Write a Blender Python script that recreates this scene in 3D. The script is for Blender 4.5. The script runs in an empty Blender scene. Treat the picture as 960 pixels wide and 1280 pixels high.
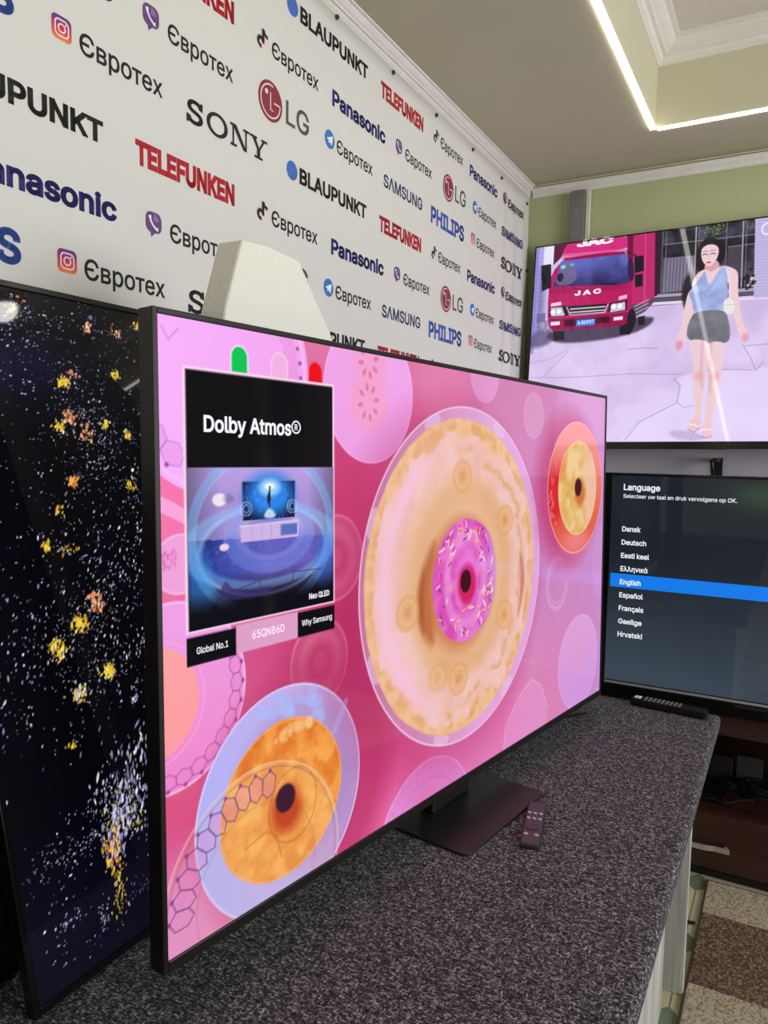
import bpy, bmesh, math, random
import numpy as np
from mathutils import Matrix, Vector

SC = bpy.context.scene
COL = SC.collection
PI = math.pi
TABLE = 0.762          # height of the carpeted table top
CEIL = 2.70            # height of the lowered ceiling

# ------------------------------------------------------------------ camera
cam_data = bpy.data.cameras.new('camera')
cam = bpy.data.objects.new('camera', cam_data)
COL.objects.link(cam)
cam_data.sensor_fit = 'VERTICAL'
cam_data.sensor_height = 36.0
cam_data.lens = 928.62 * 36.0 / 1280.0
cam_data.clip_start = 0.01
_yaw, _pitch, _roll = 0.5034, -0.0902, 0.0145
_cy, _sy, _cp, _sp = math.cos(_yaw), math.sin(_yaw), math.cos(_pitch), math.sin(_pitch)
_f = Vector((_cy * _cp, _sy * _cp, _sp))
_r = Vector((_sy, -_cy, 0))
_u = _r.cross(_f)
_cr, _sr = math.cos(_roll), math.sin(_roll)
_R, _U = _cr * _r + _sr * _u, -_sr * _r + _cr * _u
cam.matrix_world = Matrix(((_R.x, _U.x, -_f.x, 0), (_R.y, _U.y, -_f.y, 0),
                           (_R.z, _U.z, -_f.z, 1.5), (0, 0, 0, 1)))
SC.camera = cam

# ------------------------------------------------------------------ world, light, exposure
SC.view_settings.view_transform = 'Standard'
SC.view_settings.look = 'None'
SC.view_settings.gamma = 1.0
SC.view_settings.exposure = 0.0
SC.view_settings.use_curve_mapping = False
world = bpy.data.worlds.new('world')
SC.world = world
world.use_nodes = True
world.node_tree.nodes['Background'].inputs[0].default_value = (0.85, 0.92, 1.0, 1)
world.node_tree.nodes['Background'].inputs[1].default_value = 0.6


def area(name, loc, target, sx, sy, power, color):
    d = bpy.data.lights.new(name, 'AREA')
    d.shape = 'RECTANGLE'
    d.size, d.size_y, d.energy, d.color = sx, sy, power, color
    o = bpy.data.objects.new(name, d)
    COL.objects.link(o)
    o.location = loc
    o.rotation_euler = (Vector(target) - Vector(loc)).to_track_quat('-Z', 'Y').to_euler()
    return o


# daylight through the shop window in the right-hand wall
area('window_daylight', (1.1, -3.12, 1.75), (1.25, 0.6, 1.35), 2.7, 1.5, 102, (0.97, 0.98, 1.0))


# ------------------------------------------------------------------ helpers
def srgb(r, g, b, a=1.0):
    f = lambda c: (c / 255.0) / 12.92 if c <= 10.3 else ((c / 255.0 + 0.055) / 1.055) ** 2.4
    return (f(r), f(g), f(b), a)


def lin(arr):
    a = np.clip(np.asarray(arr, float), 0, 1)
    return np.where(a <= 0.0404, a / 12.92, ((a + 0.055) / 1.055) ** 2.4)


def mat(name, color, rough=0.6, metal=0.0, spec=0.5, noise=None, bump=None, emit=None, emit_strength=1.0):
    """plain principled material; noise = (scale, second colour, detail); bump = (scale, strength)"""
    m = bpy.data.materials.new(name)
    m.use_nodes = True
    nt = m.node_tree
    b = nt.nodes['Principled BSDF']
    b.inputs['Base Color'].default_value = color
    b.inputs['Roughness'].default_value = rough
    b.inputs['Metallic'].default_value = metal
    b.inputs['Specular IOR Level'].default_value = spec
    if noise or bump:
        tc = nt.nodes.new('ShaderNodeTexCoord')
    if noise:
        n = nt.nodes.new('ShaderNodeTexNoise')
        n.inputs['Scale'].default_value = noise[0]
        n.inputs['Detail'].default_value = noise[2] if len(noise) > 2 else 4
        nt.links.new(tc.outputs['Object'], n.inputs['Vector'])
        mx = nt.nodes.new('ShaderNodeMix')
        mx.data_type = 'RGBA'
        mx.inputs[6].default_value = color
        mx.inputs[7].default_value = noise[1]
        nt.links.new(n.outputs['Fac'], mx.inputs[0])
        nt.links.new(mx.outputs[2], b.inputs['Base Color'])
    if bump:
        n2 = nt.nodes.new('ShaderNodeTexNoise')
        n2.inputs['Scale'].default_value = bump[0]
        n2.inputs['Detail'].default_value = 3
        nt.links.new(tc.outputs['Object'], n2.inputs['Vector'])
        bp = nt.nodes.new('ShaderNodeBump')
        bp.inputs['Strength'].default_value = bump[1]
        bp.inputs['Distance'].default_value = 0.004
        nt.links.new(n2.outputs['Fac'], bp.inputs['Height'])
        nt.links.new(bp.outputs['Normal'], b.inputs['Normal'])
    if emit:
        b.inputs['Emission Color'].default_value = emit
        b.inputs['Emission Strength'].default_value = emit_strength
    return m


def attr_mat(name, emits, rough, spec=0.5, base=(0.004, 0.004, 0.005, 1)):
    """material that reads the colour attribute Col, as ink (base colour) or as a lit display (emission)"""
    m = bpy.data.materials.new(name)
    m.use_nodes = True
    nt = m.node_tree
    b = nt.nodes['Principled BSDF']
    b.inputs['Roughness'].default_value = rough
    b.inputs['Specular IOR Level'].default_value = spec
    at = nt.nodes.new('ShaderNodeAttribute')
    at.attribute_name = 'Col'
    if emits:
        b.inputs['Base Color'].default_value = base
        nt.links.new(at.outputs['Color'], b.inputs['Emission Color'])
        b.inputs['Emission Strength'].default_value = 1.0
    else:
        nt.links.new(at.outputs['Color'], b.inputs['Base Color'])
    return m


def empty(name, loc=(0, 0, 0), rz=0.0):
    o = bpy.data.objects.new(name, None)
    COL.objects.link(o)
    o.empty_display_size = 0.05
    o.location = loc
    o.rotation_euler = (0, 0, rz)
    bpy.context.view_layer.update()
    return o


def tag(o, label=None, cat=None, group=None, kind=None):
    if label:
        o['label'] = label
    if cat:
        o['category'] = cat
    if group:
        o['group'] = group
    if kind:
        o['kind'] = kind
    return o


def root_matrix(loc, rz):
    return Matrix.Translation(loc) @ Matrix.Rotation(rz, 4, 'Z')


class MB:
    """collects shapes and links them as ONE mesh object"""

    def __init__(self):
        self.v, self.f, self.sm = [], [], []

    def add(self, verts, faces, smooth=False, xf=None):
        k = len(self.v)
        for p in verts:
            self.v.append(tuple(xf @ Vector(p)) if xf is not None else tuple(p))
        for q in faces:
            self.f.append([i + k for i in q])
            self.sm.append(smooth)

    def box(self, x0, x1, y0, y1, z0, z1, bevel=0.0, xf=None, seg=2):
        bm = bmesh.new()
        bmesh.ops.create_cube(bm, size=1.0)
        for v in bm.verts:
            v.co = Vector((x0 + (v.co.x + .5) * (x1 - x0), y0 + (v.co.y + .5) * (y1 - y0), z0 + (v.co.z + .5) * (z1 - z0)))
        if bevel > 0:
            bmesh.ops.bevel(bm, geom=list(bm.edges), offset=bevel, segments=seg, profile=0.5, affect='EDGES')
        bm.verts.index_update()
        self.add([v.co.copy() for v in bm.verts], [[v.index for v in f.verts] for f in bm.faces], False, xf)
        bm.free()
        return self

    def prism(self, poly, t0, t1, axis='z', xf=None, bevel=0.0):
        """poly of 2D points (counter-clockwise) swept along an axis"""
        put = {'z': lambda a, b, t: (a, b, t), 'y': lambda a, b, t: (a, t, b), 'x': lambda a, b, t: (t, a, b)}[axis]
        bm = bmesh.new()
        lo = [bm.verts.new(put(a, b, t0)) for a, b in poly]
        hi = [bm.verts.new(put(a, b, t1)) for a, b in poly]
        n = len(poly)
        bm.faces.new(lo[::-1])
        bm.faces.new(hi)
        for i in range(n):
            bm.faces.new((lo[i], lo[(i + 1) % n], hi[(i + 1) % n], hi[i]))
        bmesh.ops.recalc_face_normals(bm, faces=bm.faces)
        if bevel:
            bmesh.ops.bevel(bm, geom=list(bm.edges), offset=bevel, segments=2, profile=0.5, affect='EDGES')
        bm.verts.index_update()
        self.add([v.co.copy() for v in bm.verts], [[v.index for v in f.verts] for f in bm.faces], False, xf)
        bm.free()
        return self

    def tube(self, pts, r, n=8, xf=None):
        pts = [Vector(p) for p in pts]
        rings, verts, faces = [], [], []
        prev = None
        for i, p in enumerate(pts):
            t = (pts[min(i + 1, len(pts) - 1)] - pts[max(i - 1, 0)]).normalized()
            a = Vector((0, 0, 1)) if abs(t.z) < .95 else Vector((1, 0, 0))
            if prev is not None:
                a = prev
            s = (a - t * a.dot(t)).normalized()
            prev = s
            w = t.cross(s)
            base = len(verts)
            for k in range(n):
                an = 2 * PI * k / n
                verts.append(p + s * (r * math.cos(an)) + w * (r * math.sin(an)))
            if i:
                for k in range(n):
                    faces.append((base - n + k, base - n + (k + 1) % n, base + (k + 1) % n, base + k))
        faces.append(tuple(range(n))[::-1])
        faces.append(tuple(range(len(verts) - n, len(verts))))
        self.add(verts, faces, True, xf)
        return self

    def cyl(self, c, r, z0, z1, n=24, xf=None, r1=None):
        r1 = r if r1 is None else r1
        v = [(c[0] + r * math.cos(2 * PI * k / n), c[1] + r * math.sin(2 * PI * k / n), z0) for k in range(n)]
        v += [(c[0] + r1 * math.cos(2 * PI * k / n), c[1] + r1 * math.sin(2 * PI * k / n), z1) for k in range(n)]
        f = [tuple(range(n))[::-1], tuple(range(n, 2 * n))]
        f += [(k, (k + 1) % n, n + (k + 1) % n, n + k) for k in range(n)]
        self.add(v, f, False, xf)
        return self

    def build(self, name, m, parent=None, smooth=False):
        me = bpy.data.meshes.new(name)
        me.from_pydata(self.v, [], self.f)
        me.validate()
        if len(self.sm) == len(me.polygons):
            me.polygons.foreach_set('use_smooth', [bool(s or smooth) for s in self.sm])
        me.materials.append(m)
        o = bpy.data.objects.new(name, me)
        COL.objects.link(o)
        if parent is not None:
            o.parent = parent
        return o


def structure(o):
    o['kind'] = 'structure'
    return o


def grid_mesh(name, U, V, rgb_lin, m, parent, place):
    """dense grid carrying a colour per vertex; place(u2d, v2d) -> (N,3) points"""
    nu, nv = len(U), len(V)
    uu, vv = np.meshgrid(U, V)
    pts = place(uu.ravel(), vv.ravel()).astype(np.float32)
    idx = np.arange(nu * nv).reshape(nv, nu)
    q = np.stack([idx[:-1, :-1], idx[:-1, 1:], idx[1:, 1:], idx[1:, :-1]], -1).reshape(-1, 4).astype(np.int32)
    me = bpy.data.meshes.new(name)
    me.vertices.add(len(pts))
    me.vertices.foreach_set('co', pts.ravel())
    me.loops.add(q.size)
    me.loops.foreach_set('vertex_index', q.ravel())
    me.polygons.add(len(q))
    me.polygons.foreach_set('loop_start', np.arange(0, q.size, 4, dtype=np.int32))
    me.polygons.foreach_set('loop_total', np.full(len(q), 4, dtype=np.int32))
    me.update(calc_edges=True)
    me.validate()
    if rgb_lin is not None:
        ca = me.color_attributes.new('Col', 'FLOAT_COLOR', 'POINT')
        rgba = np.ones((len(pts), 4), np.float32)
        rgba[:, :3] = rgb_lin.reshape(-1, 3)
        ca.data.foreach_set('color', rgba.ravel())
    me.materials.append(m)
    o = bpy.data.objects.new(name, me)
    COL.objects.link(o)
    o.parent = parent
    return o


_text_cache = {}
try:   # Blender's own bundled sans-serif; its built-in face if that is missing
    SANS = bpy.data.fonts.load(bpy.utils.resource_path('LOCAL') + '/datafiles/fonts/Inter.woff2')
except Exception:
    SANS = None


def text_tris(s, bold=0.0, font=None):
    """filled lettering as (verts Nx2, faces), cap height scaled to 1, left edge at 0; bold = half-width of a stroke laid along the outlines"""
    key = (s, bold, font)
    if key in _text_cache:
        return _text_cache[key]
    from mathutils.geometry import delaunay_2d_cdt

    def loops(t):
        c = bpy.data.curves.new('glyphs', 'FONT')
        c.body = t
        c.size = 1.0
        c.resolution_u = 4
        c.fill_mode = 'NONE'
        if font:
            c.font = font
        o = bpy.data.objects.new('glyphs', c)
        COL.objects.link(o)
        bpy.context.view_layer.update()
        ev = o.evaluated_get(bpy.context.evaluated_depsgraph_get())
        me = ev.to_mesh()
        co = [p.co[:2] for p in me.vertices]
        ed = [tuple(e.vertices) for e in me.edges]
        ev.to_mesh_clear()
        bpy.data.objects.remove(o)
        bpy.data.curves.remove(c)
        ids, uniq, mp = {}, [], []
        for x, y in co:
            k = (round(x, 4), round(y, 4))
            if k not in ids:
                ids[k] = len(uniq)
                uniq.append((x, y))
            mp.append(ids[k])
        ed = [(mp[i], mp[j]) for i, j in ed if mp[i] != mp[j]]
        return np.array(uniq).reshape(-1, 2), ed
    h, _ = loops('H')
    y0, y1 = h[:, 1].min(), h[:, 1].max()
    v, ed = loops(s)
    v2, e2, f2, _, _, _ = delaunay_2d_cdt([Vector(p) for p in v], ed, [], 0, 1e-6)
    V2 = np.array([p[:] for p in v2])
    E0, E1 = v[[i for i, _ in ed]], v[[j for _, j in ed]]
    faces = []
    for f in f2:
        cx, cy = V2[list(f)].mean(0)
        yy = (E0[:, 1] > cy) != (E1[:, 1] > cy)
        xs = E0[:, 0] + (cy - E0[:, 1]) / np.where(E1[:, 1] == E0[:, 1], 1, E1[:, 1] - E0[:, 1]) * (E1[:, 0] - E0[:, 0])
        if (yy & (xs > cx)).sum() % 2:
            faces.append(tuple(f))
    out = [V2]
    k = len(V2)
    if bold:
        for p, q in zip(E0, E1):
            d = q - p
            l = np.hypot(*d)
            d = d / l * bold
            n = np.array([-d[1], d[0]])
            ext = d * min(1.0, l / (2 * bold)) if l < .08 else d
            out.append(np.array([p - ext + n, p - ext - n, q + ext - n, q + ext + n]))
            faces.append((k, k + 1, k + 2, k + 3))
            k += 4
    V = np.concatenate(out)
    V = (V - [V[:, 0].min(), y0 - bold]) / (y1 - y0 + 2 * bold)
    _text_cache[key] = (V, faces)
    return V, faces


class Flat:
    """flat coloured shapes lying on a plane (ink on a sheet, lit letters on a display), one mesh"""

    def __init__(self):
        self.v, self.f, self.c = [], [], []

    def raw(self, pts, faces, color, layer=0):
        k = len(self.v)
        cs = color if callable(color) else None
        for a, b in pts:
            self.v.append((a, b, layer))
            self.c.append(cs(a, b) if cs else color)
        for q in faces:
            self.f.append([i + k for i in q])

    def poly(self, pts, color, layer=0):
        from mathutils.geometry import tessellate_polygon
        t = tessellate_polygon([[Vector((a, b, 0)) for a, b in pts]])
        self.raw(pts, [tuple(x) for x in t], color, layer)

    def disc(self, cx, cy, rx, ry, color, layer=0, n=36):
        pts = [(cx, cy)] + [(cx + rx * math.cos(2 * PI * k / n), cy + ry * math.sin(2 * PI * k / n)) for k in range(n)]
        self.raw(pts, [(0, 1 + k, 1 + (k + 1) % n) for k in range(n)], color, layer)

    def strip(self, pts, w, color, layer=0, closed=False):
        n = len(pts)
        out, faces = [], []
        for i in range(n):
            a = pts[(i - 1) % n] if closed or i else pts[0]
            b = pts[(i + 1) % n] if closed or i < n - 1 else pts[-1]
            dx, dy = b[0] - a[0], b[1] - a[1]
            l = math.hypot(dx, dy) or 1
            ww = w[i] if isinstance(w, (list, tuple)) else w
            nx, ny = -dy / l * ww / 2, dx / l * ww / 2
            out += [(pts[i][0] + nx, pts[i][1] + ny), (pts[i][0] - nx, pts[i][1] - ny)]
        for i in range(n if closed else n - 1):
            j = (i + 1) % n
            faces.append((2 * i, 2 * i + 1, 2 * j + 1, 2 * j))
        self.raw(out, faces, color, layer)

    def rrect(self, x0, y0, x1, y1, r, color, layer=0):
        self.poly(rrect_pts(x0, y0, x1, y1, r), color, layer)

    def text(self, s, x0, y, cap, width=None, bold=0.0, color=(1, 1, 1), layer=0, shear=0.0, font=SANS):
        v, f = text_tris(s, bold, font)
        sx = width / v[:, 0].max() if width else cap
        self.raw([(x0 + a * sx + shear * b * cap, y + b * cap) for a, b in v], f, color, layer)

    def build(self, name, m, parent, place, step=0.0004):
        a = np.array(self.v)
        pts = place(a[:, 0], a[:, 1], a[:, 2] * step)
        me = bpy.data.meshes.new(name)
        me.from_pydata([tuple(p) for p in pts], [], self.f)
        ca = me.color_attributes.new('Col', 'FLOAT_COLOR', 'POINT')
        rgba = np.ones((len(a), 4), np.float32)
        rgba[:, :3] = lin(np.array(self.c, float) / 255.0)
        ca.data.foreach_set('color', rgba.ravel())
        me.materials.append(m)
        o = bpy.data.objects.new(name, me)
        COL.objects.link(o)
        o.parent = parent
        return o


def rrect_pts(x0, y0, x1, y1, r, n=6):
    pts = []
    for cx, cy, a0 in ((x1 - r, y1 - r, 0), (x0 + r, y1 - r, PI / 2), (x0 + r, y0 + r, PI), (x1 - r, y0 + r, 1.5 * PI)):
        pts += [(cx + r * math.cos(a0 + k * PI / 2 / n), cy + r * math.sin(a0 + k * PI / 2 / n)) for k in range(n + 1)]
    return pts


def arc(cx, cy, rx, ry, a0, a1, n=24):
    return [(cx + rx * math.cos(a0 + (a1 - a0) * k / n), cy + ry * math.sin(a0 + (a1 - a0) * k / n)) for k in range(n + 1)]


class Canvas:
    """the picture shown by a display, as colours over a grid in metres"""

    def __init__(self, U, V, color, seed=1):
        self.U, self.V = np.asarray(U, float), np.asarray(V, float)
        self.rgb = np.zeros((len(V), len(U), 3)) + np.array(color, float) / 255
        self.px = float(np.median(np.diff(self.U)))
        self.rng = np.random.RandomState(seed)

    def win(self, u0, u1, v0, v1):
        i0, i1 = np.searchsorted(self.U, (u0, u1))
        j0, j1 = np.searchsorted(self.V, (v0, v1))
        i1, j1 = min(i1 + 1, len(self.U)), min(j1 + 1, len(self.V))
        if i1 <= i0 or j1 <= j0:
            return None
        uu, vv = np.meshgrid(self.U[i0:i1], self.V[j0:j1])
        return (slice(j0, j1), slice(i0, i1)), uu, vv

    def blend(self, sl, a, color, uu, vv):
        c = color(uu, vv) if callable(color) else np.array(color, float)
        a = a[..., None]
        self.rgb[sl] = self.rgb[sl] * (1 - a) + a * c / 255

    def noise(self, uu, vv, cell, seed=0):
        r = np.random.RandomState(seed)
        n = 64
        g = r.rand(n, n)
        x, y = uu / cell, vv / cell
        xi, yi = np.floor(x).astype(int), np.floor(y).astype(int)
        fx, fy = x - xi, y - yi
        fx, fy = fx * fx * (3 - 2 * fx), fy * fy * (3 - 2 * fy)
        G = lambda a, b: g[a % n, b % n]
        return (G(xi, yi) * (1 - fx) + G(xi + 1, yi) * fx) * (1 - fy) + (G(xi, yi + 1) * (1 - fx) + G(xi + 1, yi + 1) * fx) * fy

    def fbm(self, uu, vv, cell, seed=0):
        return (self.noise(uu, vv, cell, seed) + .5 * self.noise(uu, vv, cell / 2, seed + 1) + .25 * self.noise(uu, vv, cell / 4, seed + 2)) / 1.75

    def disc(self, cu, cv, ru, rv, color, a=1.0, rot=0.0, soft=None, wob=None):
        soft = soft or self.px
        m = max(ru, rv) + soft * 2
        w = self.win(cu - m, cu + m, cv - m, cv + m)
        if not w:
            return
        sl, uu, vv = w
        x, y = uu - cu, vv - cv
        if rot:
            x, y = x * math.cos(rot) + y * math.sin(rot), -x * math.sin(rot) + y * math.cos(rot)
        k = np.sqrt((x / ru) ** 2 + (y / rv) ** 2)
        if wob:
            k = k + wob[0] * (self.noise(uu, vv, wob[1], 7) - .5)
        d = (1 - k) * min(ru, rv)
        al = np.clip(d / soft + .5, 0, 1) * (a(uu, vv) if callable(a) else a)
        self.blend(sl, al, color, uu, vv)

    def ring(self, cu, cv, ru, rv, w_, color, a=1.0, rot=0.0, soft=None):
        soft = soft or self.px
        m = max(ru, rv) + w_ + soft * 2
        w = self.win(cu - m, cu + m, cv - m, cv + m)
        if not w:
            return
        sl, uu, vv = w
        x, y = uu - cu, vv - cv
        if rot:
            x, y = x * math.cos(rot) + y * math.sin(rot), -x * math.sin(rot) + y * math.cos(rot)
        d = np.abs(np.sqrt((x / ru) ** 2 + (y / rv) ** 2) - 1) * min(ru, rv)
        al = np.clip((w_ / 2 - d) / soft + .5, 0, 1) * (a(uu, vv) if callable(a) else a)
        self.blend(sl, al, color, uu, vv)

    def poly(self, pts, color, a=1.0, soft=None):
        soft = soft or self.px
        P = np.array(pts, float)
        w = self.win(P[:, 0].min() - 2 * soft, P[:, 0].max() + 2 * soft, P[:, 1].min() - 2 * soft, P[:, 1].max() + 2 * soft)
        if not w:
            return
        sl, uu, vv = w
        inside = np.zeros(uu.shape, bool)
        d2 = np.full(uu.shape, 1e9)
        for i in range(len(P)):
            (x0, y0), (x1, y1) = P[i], P[(i + 1) % len(P)]
            ex, ey = x1 - x0, y1 - y0
            t = np.clip(((uu - x0) * ex + (vv - y0) * ey) / (ex * ex + ey * ey + 1e-12), 0, 1)
            d2 = np.minimum(d2, (uu - x0 - t * ex) ** 2 + (vv - y0 - t * ey) ** 2)
            if y0 != y1:
                c = ((y0 > vv) != (y1 > vv)) & (uu < ex * (vv - y0) / ey + x0)
                inside ^= c
        d = np.where(inside, 1, -1) * np.sqrt(d2)
        al = np.clip(d / soft + .5, 0, 1) * (a(uu, vv) if callable(a) else a)
        self.blend(sl, al, color, uu, vv)

    def smooth_poly(self, pts, color, a=1.0, soft=None, it=2):
        P = [tuple(q) for q in pts]
        for _ in range(it):
            Q = []
            for i in range(len(P)):
                p, q = P[i], P[(i + 1) % len(P)]
                Q += [(.75 * p[0] + .25 * q[0], .75 * p[1] + .25 * q[1]), (.25 * p[0] + .75 * q[0], .25 * p[1] + .75 * q[1])]
            P = Q
        self.poly(P, color, a, soft)

    def line(self, pts, w_, color, a=1.0, soft=None):
        soft = soft or self.px
        P = np.array(pts, float)
        m = w_ + 2 * soft
        w = self.win(P[:, 0].min() - m, P[:, 0].max() + m, P[:, 1].min() - m, P[:, 1].max() + m)
        if not w:
            return
        sl, uu, vv = w
        d2 = np.full(uu.shape, 1e9)
        for i in range(len(P) - 1):
            (x0, y0), (x1, y1) = P[i], P[i + 1]
            ex, ey = x1 - x0, y1 - y0
            t = np.clip(((uu - x0) * ex + (vv - y0) * ey) / (ex * ex + ey * ey + 1e-12), 0, 1)
            d2 = np.minimum(d2, (uu - x0 - t * ex) ** 2 + (vv - y0 - t * ey) ** 2)
        al = np.clip((w_ / 2 - np.sqrt(d2)) / soft + .5, 0, 1) * a
        self.blend(sl, al, color, uu, vv)

    def box(self, u0, v0, u1, v1, color, a=1.0, soft=None):
        self.poly([(u0, v0), (u1, v0), (u1, v1), (u0, v1)], color, a, soft)

    def scatter(self, pts):
        """smooth field of colours through control points (u, v, r, g, b)"""
        P = np.array(pts, float)
        uu, vv = np.meshgrid(self.U, self.V)
        num, den = 0, 0
        for u, v, r, g, b in P:
            w = 1.0 / ((uu - u) ** 2 + (vv - v) ** 2 + .004) ** 1.6
            num = num + w[..., None] * np.array([r, g, b])
            den = den + w
        self.rgb[:] = num / den[..., None] / 255

    def linear(self):
        return lin(self.rgb)


def mixc(c0, c1, t):
    t = np.clip(t, 0, 1)[..., None]
    return np.array(c0, float) * (1 - t) + np.array(c1, float) * t


# ------------------------------------------------------------------ materials
M = {}
M['green_wall'] = mat('green_wall_paint', srgb(184, 190, 148), .75, noise=(1.5, srgb(174, 180, 138)))
M['lilac_wall'] = mat('pale_lower_wall_paint', srgb(206, 198, 212), .75)
M['ceiling'] = mat('ceiling_paint', srgb(201, 195, 170), .85, noise=(2.0, srgb(192, 187, 162)))
M['tray_side'] = mat('cream_green_paint', srgb(204, 200, 172), .8)
M['tray_top'] = mat('tray_ceiling_paint', srgb(212, 205, 198), .85)
M['white_trim'] = mat('white_moulding_paint', srgb(235, 232, 228), .5, noise=(40, srgb(222, 218, 212)))
M['plain_wall'] = mat('cream_wall_paint', srgb(216, 214, 196), .8)
M['side_wall'] = mat('olive_wall_paint', srgb(96, 96, 80), .8)
M['white_wall'] = mat('white_wall_paint', srgb(222, 220, 214), .8)
M['bezel'] = mat('dark_anodised_metal', srgb(52, 48, 47), .38, .7)
M['black_plastic'] = mat('black_plastic', srgb(18, 18, 20), .42)
M['gloss_black'] = mat('gloss_black_plastic', srgb(9, 9, 11), .16)
M['stand'] = mat('brushed_dark_metal', srgb(40, 37, 36), .42, .35)
M['screen'] = attr_mat('lit_display', True, .06, .40)
M['screen_dark'] = attr_mat('lit_dark_display', True, .035, .4)
M['screen_black'] = attr_mat('lit_black_display', True, .03, .30)
M['glow'] = attr_mat('lit_display_letters', True, .2, .3)
M['ink'] = attr_mat('printed_ink', False, .55, .3)
M['foam'] = mat('white_polystyrene', srgb(242, 241, 232), .8, noise=(150, srgb(230, 228, 218)), bump=(160, .22))
M['silver'] = mat('silver_plastic', srgb(190, 190, 195), .3, .6)
M['galv'] = mat('galvanised_steel', srgb(150, 150, 148), .5, .6, noise=(30, srgb(118, 120, 118)))
M['handle'] = mat('brushed_steel', srgb(205, 198, 188), .35, .7)
M['remote'] = mat('dark_grey_plastic', srgb(50, 46, 48), .4)
M['key'] = mat('grey_key_rubber', srgb(120, 118, 122), .5)
M['cord'] = mat('black_rubber', srgb(14, 14, 15), .8, spec=.25)
M['eyelet'] = mat('dull_steel', srgb(95, 92, 88), .4, .8)
M['led'] = mat('led_strip', srgb(255, 255, 240), .5, emit=(1.0, 0.97, 0.86, 1), emit_strength=9.0)
M['lamp'] = mat('lamp_diffuser', srgb(255, 255, 250), .5, emit=(1.0, 0.99, 0.95, 1), emit_strength=22.0)


def whitewood():
    m = mat('whitewashed_board', srgb(190, 190, 184), .75)
    nt = m.node_tree
    b = nt.nodes['Principled BSDF']
    tc = nt.nodes.new('ShaderNodeTexCoord')
    mp = nt.nodes.new('ShaderNodeMapping')
    mp.inputs['Scale'].default_value = (60, 60, 2.5)
    n = nt.nodes.new('ShaderNodeTexNoise')
    n.inputs['Scale'].default_value = 1.0
    n.inputs['Detail'].default_value = 6
    rp = nt.nodes.new('ShaderNodeValToRGB')
    rp.color_ramp.elements[0].position, rp.color_ramp.elements[0].color = .3, srgb(160, 160, 156)
    rp.color_ramp.elements[1].position, rp.color_ramp.elements[1].color = .62, srgb(206, 206, 200)
    nt.links.new(tc.outputs['Object'], mp.inputs['Vector'])
    nt.links.new(mp.outputs['Vector'], n.inputs['Vector'])
    nt.links.new(n.outputs['Fac'], rp.inputs['Fac'])
    nt.links.new(rp.outputs['Color'], b.inputs['Base Color'])
    return m


def darkwood():
    m = mat('dark_wenge_veneer', srgb(70, 36, 28), .38)
    nt = m.node_tree
    b = nt.nodes['Principled BSDF']
    tc = nt.nodes.new('ShaderNodeTexCoord')
    mp = nt.nodes.new('ShaderNodeMapping')
    mp.inputs['Scale'].default_value = (40, 2.0, 40)
    n = nt.nodes.new('ShaderNodeTexNoise')
    n.inputs['Scale'].default_value = 1.0
    n.inputs['Detail'].default_value = 5
    rp = nt.nodes.new('ShaderNodeValToRGB')
    rp.color_ramp.elements[0].position, rp.color_ramp.elements[0].color = .3, srgb(36, 18, 14)
    rp.color_ramp.elements[1].position, rp.color_ramp.elements[1].color = .7, srgb(62, 32, 24)
    nt.links.new(tc.outputs['Object'], mp.inputs['Vector'])
    nt.links.new(mp.outputs['Vector'], n.inputs['Vector'])
    nt.links.new(n.outputs['Fac'], rp.inputs['Fac'])
    nt.links.new(rp.outputs['Color'], b.inputs['Base Color'])
    return m


def felt():
    """charcoal needle-felt carpet flecked with pale fibres"""
    m = mat('charcoal_felt_carpet', srgb(60, 58, 62), .95, spec=.1)
    nt = m.node_tree
    b = nt.nodes['Principled BSDF']
    tc = nt.nodes.new('ShaderNodeTexCoord')
    cols = []
    for k, (rot, sc) in enumerate(((.5, (380, 135, 220)), (-.9, (135, 380, 220)), (1.9, (350, 145, 220)))):
        mp = nt.nodes.new('ShaderNodeMapping')
        mp.inputs['Rotation'].default_value = (0, 0, rot)
        mp.inputs['Scale'].default_value = sc
        mp.inputs['Location'].default_value = (k * 3.3, k * 1.7, 0)
        n = nt.nodes.new('ShaderNodeTexNoise')
        n.inputs['Scale'].default_value = 1.0
        n.inputs['Detail'].default_value = 2
        n.inputs['Distortion'].default_value = .35
        nt.links.new(tc.outputs['Object'], mp.inputs['Vector'])
        nt.links.new(mp.outputs['Vector'], n.inputs['Vector'])
        cols.append(n)
    mx = nt.nodes.new('ShaderNodeMath')
    mx.operation = 'MAXIMUM'
    nt.links.new(cols[0].outputs['Fac'], mx.inputs[0])
    nt.links.new(cols[1].outputs['Fac'], mx.inputs[1])
    mx2 = nt.nodes.new('ShaderNodeMath')
    mx2.operation = 'MAXIMUM'
    nt.links.new(mx.outputs[0], mx2.inputs[0])
    nt.links.new(cols[2].outputs['Fac'], mx2.inputs[1])
    rp = nt.nodes.new('ShaderNodeValToRGB')
    e = rp.color_ramp.elements
    e[0].position, e[0].color = .47, srgb(35, 35, 38)
    e[1].position, e[1].color = .80, srgb(206, 204, 209)
    e2 = e.new(.60)
    e2.color = srgb(77, 76, 80)
    nt.links.new(mx2.outputs[0], rp.inputs['Fac'])
    nt.links.new(rp.outputs['Color'], b.inputs['Base Color'])
    bp = nt.nodes.new('ShaderNodeBump')
    bp.inputs['Strength'].default_value = .5
    bp.inputs['Distance'].default_value = .002
    nt.links.new(mx2.outputs[0], bp.inputs['Height'])
    nt.links.new(bp.outputs['Normal'], b.inputs['Normal'])
    return m


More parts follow.
